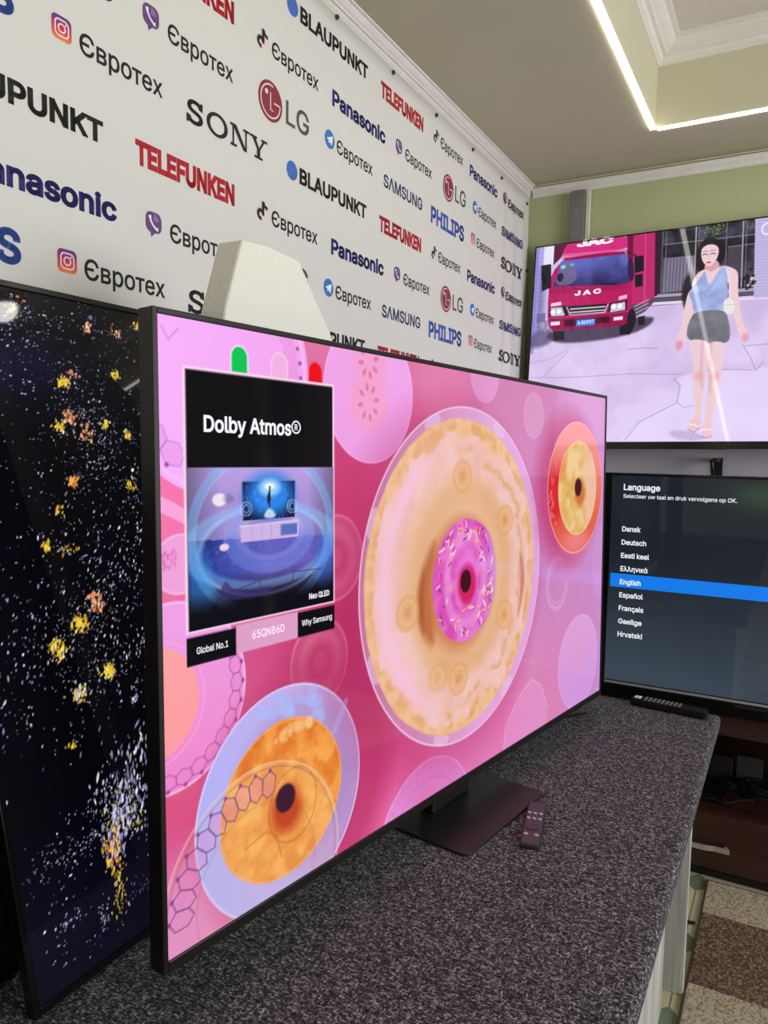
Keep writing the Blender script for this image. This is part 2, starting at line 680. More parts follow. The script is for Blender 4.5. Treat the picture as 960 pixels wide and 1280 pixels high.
def tile_floor():
    """cream tiles with small green diamond insets where four tiles meet"""
    m = mat('cream_tile_green_insets', srgb(205, 196, 160), .3)
    nt = m.node_tree
    b = nt.nodes['Principled BSDF']
    tc = nt.nodes.new('ShaderNodeTexCoord')
    sp = nt.nodes.new('ShaderNodeSeparateXYZ')
    nt.links.new(tc.outputs['Object'], sp.inputs[0])

    def math_(op, a, c=None):
        n = nt.nodes.new('ShaderNodeMath')
        n.operation = op
        for i, x in enumerate((a, c)):
            if x is None:
                continue
            if isinstance(x, (int, float)):
                n.inputs[i].default_value = x
            else:
                nt.links.new(x, n.inputs[i])
        return n.outputs[0]

    def dist(o, off):
        return math_('ABSOLUTE', math_('SUBTRACT', math_('FRACT', math_('ADD', math_('DIVIDE', math_('SUBTRACT', o, off), .36), 20.5)), .5))
    dx, dy = dist(sp.outputs[0], 1.97), dist(sp.outputs[1], .215)
    diamond = math_('LESS_THAN', math_('ADD', dx, dy), .16)
    grout = math_('LESS_THAN', math_('MINIMUM', dx, dy), .006)
    n = nt.nodes.new('ShaderNodeTexNoise')
    n.inputs['Scale'].default_value = 6
    nt.links.new(tc.outputs['Object'], n.inputs['Vector'])

    def mixn(fac, a, c):
        x = nt.nodes.new('ShaderNodeMix')
        x.data_type = 'RGBA'
        nt.links.new(fac, x.inputs[0])
        for i, q in ((6, a), (7, c)):
            if isinstance(q, tuple):
                x.inputs[i].default_value = q
            else:
                nt.links.new(q, x.inputs[i])
        return x.outputs[2]
    c = mixn(n.outputs['Fac'], srgb(212, 204, 168), srgb(196, 188, 150))
    c = mixn(grout, c, srgb(120, 115, 95))
    c = mixn(diamond, c, srgb(112, 128, 100))
    nt.links.new(c, b.inputs['Base Color'])
    return m


def rug_mat():
    """woven rug of flecked beige and brown blocks"""
    m = mat('beige_brown_rug', srgb(150, 135, 110), .95, spec=.1)
    nt = m.node_tree
    b = nt.nodes['Principled BSDF']
    tc = nt.nodes.new('ShaderNodeTexCoord')
    sp = nt.nodes.new('ShaderNodeSeparateXYZ')
    nt.links.new(tc.outputs['Object'], sp.inputs[0])

    def math_(op, a, c=None):
        n = nt.nodes.new('ShaderNodeMath')
        n.operation = op
        for i, x in enumerate((a, c)):
            if x is None:
                continue
            if isinstance(x, (int, float)):
                n.inputs[i].default_value = x
            else:
                nt.links.new(x, n.inputs[i])
        return n.outputs[0]
    fx = math_('FLOOR', math_('DIVIDE', math_('SUBTRACT', sp.outputs[0], 1.975 - 3.6), .366))
    fy = math_('FLOOR', math_('DIVIDE', math_('SUBTRACT', sp.outputs[1], .175 - 3.66), .366))
    par = math_('MODULO', math_('ADD', fx, fy), 2.0)
    n = nt.nodes.new('ShaderNodeTexNoise')
    n.inputs['Scale'].default_value = 120
    n.inputs['Detail'].default_value = 6
    n.inputs['Roughness'].default_value = .75
    nt.links.new(tc.outputs['Object'], n.inputs['Vector'])

    def ramp(c0, c1, p0, p1):
        r = nt.nodes.new('ShaderNodeValToRGB')
        r.color_ramp.elements[0].position, r.color_ramp.elements[0].color = p0, c0
        r.color_ramp.elements[1].position, r.color_ramp.elements[1].color = p1, c1
        nt.links.new(n.outputs['Fac'], r.inputs['Fac'])
        return r.outputs['Color']
    beige = ramp(srgb(118, 102, 80), srgb(196, 184, 160), .38, .56)
    brown = ramp(srgb(84, 62, 50), srgb(176, 152, 134), .47, .66)
    x = nt.nodes.new('ShaderNodeMix')
    x.data_type = 'RGBA'
    nt.links.new(par, x.inputs[0])
    nt.links.new(RUG_FLIP and brown or beige, x.inputs[6])
    nt.links.new(RUG_FLIP and beige or brown, x.inputs[7])
    nt.links.new(x.outputs[2], b.inputs['Base Color'])
    bp = nt.nodes.new('ShaderNodeBump')
    bp.inputs['Strength'].default_value = .6
    bp.inputs['Distance'].default_value = .004
    nt.links.new(n.outputs['Fac'], bp.inputs['Height'])
    nt.links.new(bp.outputs['Normal'], b.inputs['Normal'])
    return m


RUG_FLIP = True
M['whitewood'] = whitewood()
M['darkwood'] = darkwood()
M['felt'] = felt()
M['tiles'] = tile_floor()
M['rug'] = rug_mat()

# ------------------------------------------------------------------ the room
X0, X1, Y0, Y1 = -2.5, 3.44, -3.2, 1.15
TX0, TX1, TY0, TY1 = -0.9, 3.03, -1.33, 0.53      # opening of the ceiling tray
TRAY_H = 0.215

structure(MB().box(X0 - .1, X1 + .1, Y0 - .1, Y1 + .1, -.1, 0).build('floor', M['tiles']))
structure(MB().box(X0 - .1, X1 + .1, Y1, Y1 + .1, 0, CEIL + .3).build('wall_left', M['white_wall']))
wr = MB()
wr.box(X0 - .1, X1 + .1, Y0 - .1, Y0, 0, .95).box(X0 - .1, X1 + .1, Y0 - .1, Y0, 2.55, CEIL + .3)
wr.box(X0 - .1, -.3, Y0 - .1, Y0, .95, 2.55).box(2.5, X1 + .1, Y0 - .1, Y0, .95, 2.55)
structure(wr.build('wall_right', M['side_wall']))
wf = MB().box(X1, X1 + .1, Y0, Y1, 0, CEIL + .3).build('wall_far', M['green_wall'])
structure(wf)
# the lower part of the far wall is painted pale
structure(MB().box(X1 - .004, X1, Y0, Y1 - .001, 0, 1.62).build('trim_1', M['lilac_wall']))
structure(MB().box(X0 - .1, X0, Y0, Y1, 0, CEIL + .3).build('wall_back', M['plain_wall']))
wn = empty('window_1', (1.1, Y0 - .05, .95), PI / 2)
structure(wn)
fr = MB()
for a, b_ in ((-1.4, -1.33), (-.035, .035), (1.33, 1.4)):
    fr.box(-.03, .03, a, b_, 0, 1.6, .006)
fr.box(-.029, .029, -1.4, 1.4, 0, .07, .006).box(-.029, .029, -1.4, 1.4, 1.53, 1.6, .006)
fr.build('window_frame', M['white_trim'], wn)

# dark double door added out of view, to keep the display reflections dark
dr_ = structure(empty('added_door_1', (X1 - .02, -2.05, 0)))
mb = MB()
for a, b_ in ((-.88, -.004), (.004, .88)):
    mb.box(-.022, .015, a, b_, .006, 2.19, .003)
    mb.box(-.030, -.021, a + .12, b_ - .12, .20, .95, .006).box(-.030, -.021, a + .12, b_ - .12, 1.10, 2.05, .006)
mb.build('added_door_leaf', M['darkwood'], dr_)
mb = MB()
mb.box(-.035, .016, -.95, -.881, 0, 2.26, .004).box(-.035, .016, .881, .95, 0, 2.26, .004).box(-.035, .016, -.881, .881, 2.191, 2.26, .004)
mb.build('added_door_frame', M['darkwood'], dr_)
MB().tube([(-.03, -.05, 1.02), (-.07, -.05, 1.02), (-.07, -.17, 1.02)], .009).build('added_door_handle', M['handle'], dr_)

# lowered ceiling around the lit tray
cl = MB()
e_ = .02
cl.box(X0, X1, TY1 + e_, Y1, CEIL, CEIL + .04).box(X0, X1, Y0, TY0 - e_, CEIL, CEIL + .04)
cl.box(X0, TX0 - e_, TY0 - e_, TY1 + e_, CEIL, CEIL + .04).box(TX1 + e_, X1, TY0 - e_, TY1 + e_, CEIL, CEIL + .04)
structure(cl.build('ceiling', M['ceiling']))
ts = MB()
zt = CEIL + TRAY_H + .07
ts.box(TX0 - .02, TX0, TY0 - .02, TY1 + .02, CEIL, zt).box(TX1, TX1 + .02, TY0 - .02, TY1 + .02, CEIL, zt)
ts.box(TX0, TX1, TY0 - .02, TY0, CEIL, zt).box(TX0, TX1, TY1, TY1 + .02, CEIL, zt)
structure(ts.build('trim_2', M['tray_side']))
structure(MB().box(TX0 - .02, TX1 + .02, TY0 - .02, TY1 + .02, zt, zt + .03).build('trim_3', M['tray_top']))


def moulding_profile(h, d):
    """stepped cornice profile: (out from wall, down from ceiling)"""
    return [(a * d, -b_ * h) for a, b_ in ((0, 0), (1, 0), (1, .14), (.80, .14), (.76, .30), (.60, .44), (.42, .52), (.42, .66), (.26, .66),
                                           (.20, .84), (.09, .90), (.09, 1), (0, 1))]


def cornice(name, p0, p1, inward, z, h, d, mitre=False):
    """moulding along a wall from p0 to p1, stepping inward"""
    mb = MB()
    prof = moulding_profile(h, d)
    n = len(prof)
    vs = []
    dl = Vector((p1[0] - p0[0], p1[1] - p0[1])).normalized()
    for p, sg in ((p0, 1), (p1, -1)):
        for a, b_ in prof:
            k = sg * a if mitre else 0
            vs.append((p[0] + inward[0] * a + dl.x * k, p[1] + inward[1] * a + dl.y * k, z + b_))
    fs = [(i, (i + 1) % n, n + (i + 1) % n, n + i) for i in range(n)]
    fs += [tuple(range(n))[::-1], tuple(range(n, 2 * n))]
    mb.add(vs, fs)
    return structure(mb.build(name, M['white_trim']))


# mouldings: along the banner wall, along the far wall (a little below the ceiling), around the tray
cornice('trim_4', (X0, Y1 - .001), (X1, Y1 - .001), (0, -1), CEIL, .052, .030)
cornice('trim_5', (X1 - .001, Y0), (X1 - .001, Y1 - .02), (-1, 0), CEIL - .017, .038, .026)
structure(MB().box(X1 - .012, X1, Y0, Y1 - .03, CEIL - .008, CEIL, .002).build('trim_6', M['tray_side']))
zc = zt
cornice('trim_7', (TX0, TY1), (TX1, TY1), (0, -1), zc, .07, .085, True)
cornice('trim_8', (TX1, TY0), (TX1, TY1), (-1, 0), zc, .07, .085, True)
cornice('trim_9', (TX0, TY0), (TX1, TY0), (0, 1), zc, .07, .085, True)
cornice('trim_10', (TX0, TY0), (TX0, TY1), (1, 0), zc, .07, .085, True)


def led_strip(x0, x1, y0, y1, label):
    o = MB().box(x0, x1, y0, y1, CEIL - .007, CEIL - .0003, .002).build('led_strip', M['led'])
    tag(o, label, 'light strip', 'led strips around the ceiling tray')


led_strip(TX0, TX1, TY1 - .004, TY1 + .018, 'white glowing led strip running along the ceiling tray above the banner wall')
led_strip(TX1 - .002, TX1 + .016, TY0, TY1 - .006, 'white glowing led strip on the tray edge nearest the green far wall')

lamp = empty('ceiling_lamp', (2.26, -.82, zt))
tag(lamp, 'small round white ceiling lamp in the tray, mirrored in the left television', 'lamp')
mb = MB().cyl((0, 0), .075, -.03, 0, 40)
mb.build('lamp_base', M['white_trim'], lamp)
mb = MB()
n, mm = 36, 7
vs = [(0, 0, -.085)]
for j in range(1, mm):
    a = PI / 2 * j / (mm - 1)
    for k in range(n):
        vs.append((.065 * math.sin(a) * math.cos(2 * PI * k / n), .065 * math.sin(a) * math.sin(2 * PI * k / n), -.03 - .055 * math.cos(a)))
fs = [(0, 1 + (k + 1) % n, 1 + k) for k in range(n)]
for j in range(mm - 2):
    for k in range(n):
        fs.append((1 + j * n + k, 1 + j * n + (k + 1) % n, 1 + (j + 1) * n + (k + 1) % n, 1 + (j + 1) * n + k))
mb.add(vs, fs, True)
mb.build('lamp_shade', M['lamp'], lamp)

# galvanised channel running down the green wall
ch = empty('wall_channel', (X1 - .004, .91, 1.62))
tag(ch, 'grey galvanised steel channel running down the green wall to the ceiling', 'channel')
MB().box(-.045, -.001, -.032, .032, .0, CEIL - 1.62 - .062, .003).build('channel_body', M['galv'], ch)
MB().box(-.028, -.001, -.050, -.033, .0, CEIL - 1.62 - .062, .002).build('cable_trunking', M['plain_wall'], ch)

# ------------------------------------------------------------------ printed banner on the left wall
BY = 1.14


def fold(x, z):
    """how far the sheet bulges off the wall: flat, then loose vertical folds at its far end"""
    t = np.clip((x - 3.0) / .08, 0, 1)
    lo = np.clip((2.65 - z) / .9, 0, 1)
    w = t * (.003 + .006 * lo) * (.5 - .5 * np.cos((x - 3.0) / .125 * 2 * PI))
    return w + .0006 * (1 + np.sin(x * 5.1 + z * 2.3))


def on_banner(x, z, h):
    return np.stack([x, BY - fold(x, z) - .0008 - h * (1 + 3 * np.clip((x - 2.98) / .05, 0, 1)), z], 1)


banner = empty('banner', (1.4, BY, .85))
tag(banner, 'white brand wall banner covering the left wall, printed with rows of company names', 'banner')
bx = np.concatenate([np.linspace(-1.6, 3.0, 47)[:-1], np.linspace(3.0, 3.405, 60)])
bz = np.linspace(.80, 2.641, 40)
cloth = mat('white_banner_vinyl', srgb(226, 225, 221), .5, spec=.35)


def in_parent(parent, fn):
    inv = parent.matrix_world.inverted()
    Rm = np.array(inv.to_3x3())
    T = np.array(inv.translation)

    def g(*a):
        return fn(*a) @ Rm.T + T
    return g


so = grid_mesh('banner_sheet', bx, bz, None, cloth, banner, in_parent(banner, lambda u, v: on_banner(u, v, 0)))
so.modifiers.new('thickness', 'SOLIDIFY').thickness = .0006
so.modifiers['thickness'].offset = 1.0
for p_ in so.data.polygons:
    p_.use_smooth = True

K_ = (38, 36, 37)
GREY = (70, 68, 66)
fl = Flat()


def evrotex(x, y):
    fl.text('Євротех', x, y, .035, .196, .016, K_, 1, font=None)


def insta(x, y, s):
    def grad(a, b):
        t = (b - y) / s
        c0, c1, c2 = np.array((246, 150, 60)), np.array((214, 45, 90)), np.array((92, 60, 140))
        return tuple(c0 + (c1 - c0) * min(t * 2, 1)) if t < .5 else tuple(c1 + (c2 - c1) * (t * 2 - 1))
    pts = rrect_pts(x, y, x + s, y + s, .22 * s)
    cen = [(x + s / 2, y + s / 2)]
    mid = [((a + cen[0][0]) / 2, (b + cen[0][1]) / 2) for a, b in pts]
    n = len(pts)
    fl.raw(cen + mid + pts, [(0, 1 + k, 1 + (k + 1) % n) for k in range(n)] +
           [(1 + k, 1 + n + k, 1 + n + (k + 1) % n, 1 + (k + 1) % n) for k in range(n)], grad, 1)
    w = (250, 225, 240)
    fl.strip(rrect_pts(x + .17 * s, y + .17 * s, x + .83 * s, y + .83 * s, .18 * s), .07 * s, w, 2, True)
    fl.strip(arc(x + .5 * s, y + .5 * s, .17 * s, .17 * s, 0, 2 * PI)[:-1], .07 * s, w, 2, True)
    fl.disc(x + .7 * s, y + .7 * s, .045 * s, .045 * s, w, 2, 12)


def viber(x, y, s):
    c = (106, 74, 128)
    fl.rrect(x, y, x + s, y + s * .95, .33 * s, c, 1)
    fl.poly([(x + .28 * s, y + .04 * s), (x + .34 * s, y - .22 * s), (x + .62 * s, y + .04 * s)], c, 1)
    w = (245, 240, 248)
    fl.strip([(x + .25 * s, y + .76 * s), (x + .3 * s, y + .55 * s), (x + .45 * s, y + .34 * s), (x + .66 * s, y + .2 * s), (x + .77 * s, y + .2 * s)],
             [.2 * s, .11 * s, .1 * s, .12 * s, .2 * s], w, 2)
    for r in (.13, .23, .33):
        fl.strip(arc(x + .45 * s, y + .52 * s, r * s, r * s, .1, 1.35, 8), .045 * s, (198, 150, 214), 2)


def telegram(x, y, s):
    fl.disc(x + s / 2, y + s / 2, s / 2, s / 2, (58, 124, 205), 1)
    fl.poly([(x + .17 * s, y + .5 * s), (x + .82 * s, y + .76 * s), (x + .70 * s, y + .2 * s), (x + .48 * s, y + .36 * s), (x + .36 * s, y + .26 * s), (x + .38 * s, y + .43 * s)], (244, 247, 250), 2)


def tiktok(x, y, s):
    def note(dx, dy, c, l):
        a = [(x + dx + p * s, y + dy + q * s) for p, q in ((.56, .32), (.56, 1.02))]
        fl.strip(a, .17 * s, c, l)
        fl.strip(arc(x + dx + .34 * s, y + dy + .30 * s, .22 * s, .22 * s, -.05, 5.0, 20), .16 * s, c, l)
        fl.strip([(x + dx + .60 * s, y + dy + 1.0 * s), (x + dx + .70 * s, y + dy + .80 * s), (x + dx + .95 * s, y + dy + .72 * s)], .16 * s, c, l)
    note(-.035 * s, .035 * s, (120, 190, 190), 1)
    note(.04 * s, -.04 * s, (200, 70, 90), 2)
    note(0, 0, (30, 28, 30), 3)


def lg(x, y):
    r = .046
    cx, cy = x + r, y + .028
    c = (146, 52, 66)
    fl.disc(cx, cy, r, r, c, 1, 48)
    w = (238, 226, 226)
    fl.strip(arc(cx, cy, r * .80, r * .80, PI * .42, PI * 2.0, 40), .0036, w, 2)
    fl.strip([(cx + r * .80, cy), (cx + r * .28, cy)], .0036, w, 2)
    fl.strip([(cx, cy + r * .45), (cx, cy - r * .42), (cx + r * .22, cy - r * .42)], .0036, w, 2)
    fl.disc(cx - r * .34, cy + r * .38, r * .13, r * .13, w, 2, 16)
    fl.text('LG', x + .107, y, .056, .098, .012, (92, 90, 88), 1)


def blaupunkt(x, y, c):
    fl.disc(x + .023, y + .022, .023, .023, (70, 112, 198), 1)
    fl.text('BLAUPUNKT', x + .055, y, .040, .335, .034, c, 1)


def sony(x, y, c):
    h = .048
    # S with slab ends
    fl.text('S', x, y, h, .048, .018, c, 1)
    fl.poly([(x - .001, y), (x + .006, y), (x + .006, y + .34 * h), (x - .001, y + .34 * h)], c, 2)
    fl.poly([(x + .040, y + .66 * h), (x + .047, y + .66 * h), (x + .047, y + h), (x + .040, y + h)], c, 2)
    # O, broad at its sides
    ox = x + .059
    n = 40
    out, inn = arc(ox + .034, y + h / 2, .034, h / 2 + .001, 0, 2 * PI, n)[:-1], arc(ox + .034, y + h / 2, .0225, h / 2 - .006, 0, 2 * PI, n)[:-1]
    fl.raw(out + inn, [(k, (k + 1) % n, n + (k + 1) % n, n + k) for k in range(n)], c, 1)
    # N
    nx = x + .136
    fl.poly([(nx + .006, y), (nx + .012, y), (nx + .012, y + h), (nx + .006, y + h)], c, 1)
    fl.poly([(nx + .050, y), (nx + .056, y), (nx + .056, y + h), (nx + .050, y + h)], c, 1)
    fl.poly([(nx + .004, y + h), (nx + .019, y + h), (nx + .056, y), (nx + .044, y)], c, 2)
    for a, b_ in ((nx, y), (nx + .043, y + h - .0055)):
        fl.poly([(a, b_), (a + .021, b_), (a + .021, b_ + .0055), (a, b_ + .0055)], c, 2)
    fl.poly([(nx - .001, y + h - .0055), (nx + .01, y + h - .0055), (nx + .01, y + h), (nx - .001, y + h)], c, 2)
    # Y
    yx = x + .203
    fl.poly([(yx + .004, y + h), (yx + .018, y + h), (yx + .037, y + .42 * h), (yx + .026, y + .42 * h)], c, 1)
    fl.poly([(yx + .050, y + h), (yx + .057, y + h), (yx + .036, y + .40 * h), (yx + .029, y + .42 * h)], c, 1)
    fl.poly([(yx + .025, y), (yx + .037, y), (yx + .037, y + .46 * h), (yx + .025, y + .46 * h)], c, 2)
    for a, b_, w_ in ((yx - .001, y + h - .0055, .026), (yx + .041, y + h - .0055, .022), (yx + .016, y, .030)):
        fl.poly([(a, b_), (a + w_, b_), (a + w_, b_ + .0055), (a, b_ + .0055)], c, 2)


NAVY, RED, PHIL = (48, 44, 118), (186, 36, 48), (62, 92, 178)


def brand(kind, x, y):
    if kind == 'insta':
        insta(x, y + .003, .040)
        evrotex(x + .056, y)
    elif kind == 'viber':
        viber(x, y + .006, .042)
        evrotex(x + .065, y)
    elif kind == 'tiktok':
        tiktok(x, y + .003, .042)
        evrotex(x + .057, y)
    elif kind == 'telegram':
        telegram(x, y - .001, .048)
        evrotex(x + .059, y)
    elif kind == 'lg':
        lg(x, y)
    elif kind == 'bla':
        blaupunkt(x, y, K_)
    elif kind == 'pan':
        fl.text('Panasonic', x, y, .043, .296, .034, NAVY, 1)
    elif kind == 'phil':
        fl.text('PHILIPS', x, y, .057, .289, .034, PHIL, 1)
    elif kind == 'sam':
        fl.text('SΛMSUNG', x, y, .038, .268, .020, (62, 64, 120), 1)
    elif kind == 'tel':
        fl.text('TELEFUNKEN', x, y, .047, .288, .045, RED, 1)
    elif kind == 'sony':
        sony(x, y, K_)


P_ = .3875
pattern = [('bla', .594, .538), ('pan', .716, .407), ('phil', .522, .672), ('insta', .880, .677),
           ('tel', 1.060, .530), ('sony', 1.199, .661), ('viber', 1.083, .793),
           ('tiktok', 1.426, .911), ('lg', 1.432, .780), ('bla', 1.542, .655),
           ('pan', 1.745, .515), ('telegram', 1.710, .788), ('tel', 2.010, .643), ('sam', 2.033, .780), ('viber', 2.108, .903),
           ('tiktok', 2.378, .643), ('phil', 2.369, .762), ('lg', 2.461, .500), ('pan', 2.698, .631), ('telegram', 2.735, .508),
           ('insta', 2.728, .775), ('viber', 3.058, .632), ('sam', 3.047, .499), ('sony', 3.050, .365)]
for kind, x, zb in pattern:
    for k in range(-2, 3):
        z = zb + k * P_
        if -.15 < z < 1.085:
            brand(kind, x, 1.5 + z)
fl.build('printed_names', M['ink'], banner, in_parent(banner, lambda x, z, h: on_banner(x, z, h + .0006)))
ey = [(1.12, 2.638), (1.44, 2.636), (1.7608, 2.633), (2.0806, 2.628), (2.3915, 2.621), (2.7177, 2.619), (3.0333, 2.612), (3.372, 2.604), (3.39, 2.31)]
for x, z in ey:
    mb = MB()
    xf = Matrix.Translation((x - 1.4, -.004 - float(fold(np.array(x), np.array(z))), z - .85)) @ Matrix.Rotation(PI / 2, 4, 'X')
    mb.cyl((0, 0), .0065, -.002, .003, 16, xf)
    mb.cyl((0, 0), .0035, .003, .006, 12, xf)
    mb.build('eyelet', M['eyelet'], banner)

# ------------------------------------------------------------------ the display table
table = empty('display_table', (.8, .62, 0))
tag(table, 'long display table topped with charcoal felt carpet on whitewashed boards', 'table')
ox, oy = -.8, -.62
MB().box(-1.2 + ox, 2.223 + ox, .141 + oy, 1.09 + oy, TABLE - .036, TABLE, .011, seg=3).build('tabletop', M['felt'], table)
MB().box(2.085 + ox, 2.105 + ox, .188 + oy, 1.05 + oy, .0, TABLE - .037, .002).build('end_panel', M['whitewood'], table)
MB().box(-1.1 + ox, 2.0 + ox, .232 + oy, .250 + oy, .0, TABLE - .037, .002).build('front_panel', M['whitewood'], table)
MB().box(-1.12 + ox, -1.101 + ox, .188 + oy, 1.05 + oy, .0, TABLE - .037, .002).build('end_panel', M['whitewood'], table)


# ------------------------------------------------------------------ televisions
def tv_frame(O, yaw, lean, roll):
    d = Vector((math.cos(yaw), math.sin(yaw), 0))
    nrm = d.cross(Vector((0, 0, 1)))
    u = Vector((0, 0, math.cos(lean))) - nrm * math.sin(lean)
    d, u = d * math.cos(roll) + u * math.sin(roll), u * math.cos(roll) - d * math.sin(roll)
    back = u.cross(d)
    return Matrix(((d.x, back.x, u.x, O[0]), (d.y, back.y, u.y, O[1]), (d.z, back.z, u.z, O[2]), (0, 0, 0, 1)))


class TV:
    """a television: root Empty at its base; parts are built in the plane of its display (x right, y back, z up)"""

    def __init__(self, base, rz, plane, W, H, label):
        self.root = empty('television', base, rz)
        tag(self.root, label, 'television')
        self.xf = self.root.matrix_world.inverted() @ plane
        self.W, self.H = W, H
        A = np.array(self.xf)
        self.A, self.T = A[:3, :3], A[:3, 3]

    def at(self, u, v, h=0.0):
        h = np.zeros_like(u) + h
        return np.stack([u, -h, v], 1) @ self.A.T + self.T

    def bezel(self, side, top, bottom, depth, m, lip=.0025, bev=.0015, name='frame'):
        W, H = self.W, self.H
        mb = MB()
        mb.box(-side, 0, -lip, depth, -bottom, H + top, bev, self.xf)
        mb.box(W, W + side, -lip, depth, -bottom, H + top, bev, self.xf)
        mb.box(0, W, -lip, depth, H, H + top, bev, self.xf)
        mb.box(0, W, -lip, depth, -bottom, 0, bev, self.xf)
        return mb.build(name, m, self.root)

    def back(self, inset, y0, y1, m, z0=None, z1=None):
        W, H = self.W, self.H
        mb = MB()
        mb.box(-.004, W + .004, .006, y0, -.004, H + .004, .001, self.xf)
        mb.box(inset, W - inset, y0 - .001, y1, H * .05 if z0 is None else z0, H * .62 if z1 is None else z1, .012, self.xf)
        return mb.build('back_panel', m, self.root)

    def screen(self, canvas, m, U=None, V=None):
        return grid_mesh('screen', canvas.U, canvas.V, canvas.linear(), m, self.root, lambda u, v: self.at(u, v, 0.0))


# ---- 1. the big pink television in the middle of the table
W1, H1 = 1.4285, .8035
plane1 = tv_frame((.6434, .6556, 1.5 - .6513), -.1507, .0253, -.0128)
main = TV((1.353, .563, TABLE), -.1507, plane1, W1, H1,
          'large television in the middle of the table showing doughnuts on a pink picture')
main.bezel(.008, .008, .016, .026, M['bezel'])
main.back(.12, .025, .052, M['black_plastic'])

U = np.arange(0, W1 + .0008, .0016)
V = np.arange(0, H1 + .0008, .0016)
U[-1], V[-1] = W1, H1
c = Canvas(U, V, (215, 110, 160))
c.scatter([(.01, .02, 222, 140, 205), (.03, .19, 216, 75, 125), (.06, .03, 222, 135, 190), (.4, .1, 215, 72, 132), (.36, .35, 188, 48, 100),
           (.35, .58, 200, 55, 110), (.33, .65, 205, 62, 118), (.55, .64, 206, 72, 128), (.6, .77, 226, 130, 175), (.9, .74, 207, 125, 182),
           (.88, .68, 210, 128, 185), (1.05, .6, 206, 128, 185), (1.3, .77, 212, 150, 205), (1.05, .35, 202, 130, 188), (1.2, .25, 206, 135, 190),
           (1.1, .1, 218, 130, 182), (.85, .08, 224, 120, 180), (.45, .03, 230, 112, 168), (1.4, .05, 198, 140, 205), (.37, .2, 192, 58, 112),
           (.02, .57, 246, 120, 175), (.31, .775, 226, 120, 170), (.7, .03, 226, 125, 185), (1.4, .4, 200, 140, 205), (1.0, .2, 214, 135, 188)])


def hexes(cu, cv, r0, r1, a0, a1, n, col, al):
    """chain of six-sided cells printed along the rim of a dish"""
    for k in range(n):
        t0, t1 = a0 + (a1 - a0) * k / n, a0 + (a1 - a0) * (k + 1) / n
        tm, e = (t0 + t1) / 2, (r1 - r0) * .25
        q = [(r0 + e, t0), (r0, tm), (r0 + e, t1), (r1 - e, t1), (r1, tm), (r1 - e, t0)]
        pts = [(cu + r * math.cos(t), cv + r * math.sin(t)) for r, t in q]
        c.poly(pts, (225, 130, 205), .3)
        c.line(pts + pts[:1], .0016, col, al)
        c.disc(pts[4][0], pts[4][1], .0032, .0032, (130, 50, 130), .7)


# dishes at the upper left
c.disc(.095, .748, .166, .166, lambda u, v: mixc((248, 178, 252), (243, 165, 236), (u - .02) / .25))
c.ring(.095, .748, .158, .158, .004, (252, 195, 250), .7)
hexes(.095, .748, .118, .150, PI * .95, PI * 1.35, 5, (170, 95, 185), .5)
hexes(.095, .748, .118, .150, -.2, .5, 5, (236, 150, 220), .6)
c.line([(.006, .79), (.016, .775), (.030, .79)], .0015, (190, 110, 200), .7)
c.smooth_poly([(-.02, .592), (.018, .580), (.06, .552), (.06, .534), (.018, .560), (-.02, .572)], (250, 172, 225), .9)
c.disc(.03, .5, .042, .037, (242, 165, 222), .95)
c.ring(.03, .5, .042, .037, .003, (250, 190, 235), .8)
for _ in range(40):
    a, b_ = c.rng.rand(2)
    c.disc(.002 + .02 * a, .495 + .025 * b_, .002, .002, (215, 110, 185), .5)
# dish with the salmon centre at the left edge
c.disc(.012, .333, .122, .122, lambda u, v: mixc((236, 130, 200), (240, 160, 230), (v - .22) / .2))
c.ring(.012, .333, .120, .120, .003, (250, 195, 240), .8)
hexes(.012, .333, .095, .117, -1.75, .55, 10, (165, 65, 150), .75)
c.disc(-.017, .33, .072, .072, lambda u, v: mixc((250, 150, 160), (252, 165, 165), (v - .26) / .14))
c.ring(-.017, .33, .080, .080, .002, (248, 180, 225), .6)
# seed dish
c.disc(.41, .742, .116, .116, lambda u, v: mixc((238, 158, 226), (240, 165, 232), (v - .63) / .16))
c.ring(.41, .742, .115, .115, .0025, (246, 190, 240), .7)
c.disc(.403, .728, .048, .05, (246, 160, 196), .65, soft=.02)
c.disc(.406, .795, .042, .035, (246, 160, 196), .65, soft=.02)
for cv_, rr in ((.725, .025), (.792, .023)):
    for k in range(8):
        a = 2 * PI * k / 8 + .2
        c.disc(.403 + rr * math.cos(a) * .85, cv_ + rr * math.sin(a), .0068, .0036, (206, 110, 150), .75, rot=a, soft=.002)
# faint dishes
c.disc(.7785, .803, .056, .054, (226, 150, 205), .9)
c.ring(.7785, .803, .055, .053, .002, (236, 175, 220), .6)
c.disc(1.0, .735, .05, .05, (222, 160, 210), .55, soft=.006)
c.ring(1.0, .735, .05, .05, .004, (232, 180, 222), .35)
c.disc(1.28, .112, .126, .122, lambda u, v: mixc((208, 150, 225), (222, 160, 215), (v - .0) / .2), .9)
c.ring(1.28, .112, .125, .121, .0025, (232, 185, 232), .7)
c.disc(1.28, .12, .035, .03, (225, 150, 195), .5, soft=.02)
c.smooth_poly([(.872, -.02), (.885, .05), (.94, .10), (1.01, .13), (1.06, .10), (1.10, .03), (1.09, -.03)], (228, 150, 205), .6)
c.line([(.874, -.01), (.885, .05), (.94, .10), (1.01, .127), (1.06, .10), (1.095, .04)], .005, (240, 180, 225), .5)
c.ring(1.14, .335, .058, .062, .012, (218, 165, 215), .6, soft=.005)
c.ring(1.14, .335, .045, .048, .003, (230, 185, 228), .5, soft=.003)
c.disc(1.185, .36, .035, .03, (206, 135, 190), .9, soft=.01)
c.disc(1.42, .36, .06, .10, (212, 150, 210), .5)
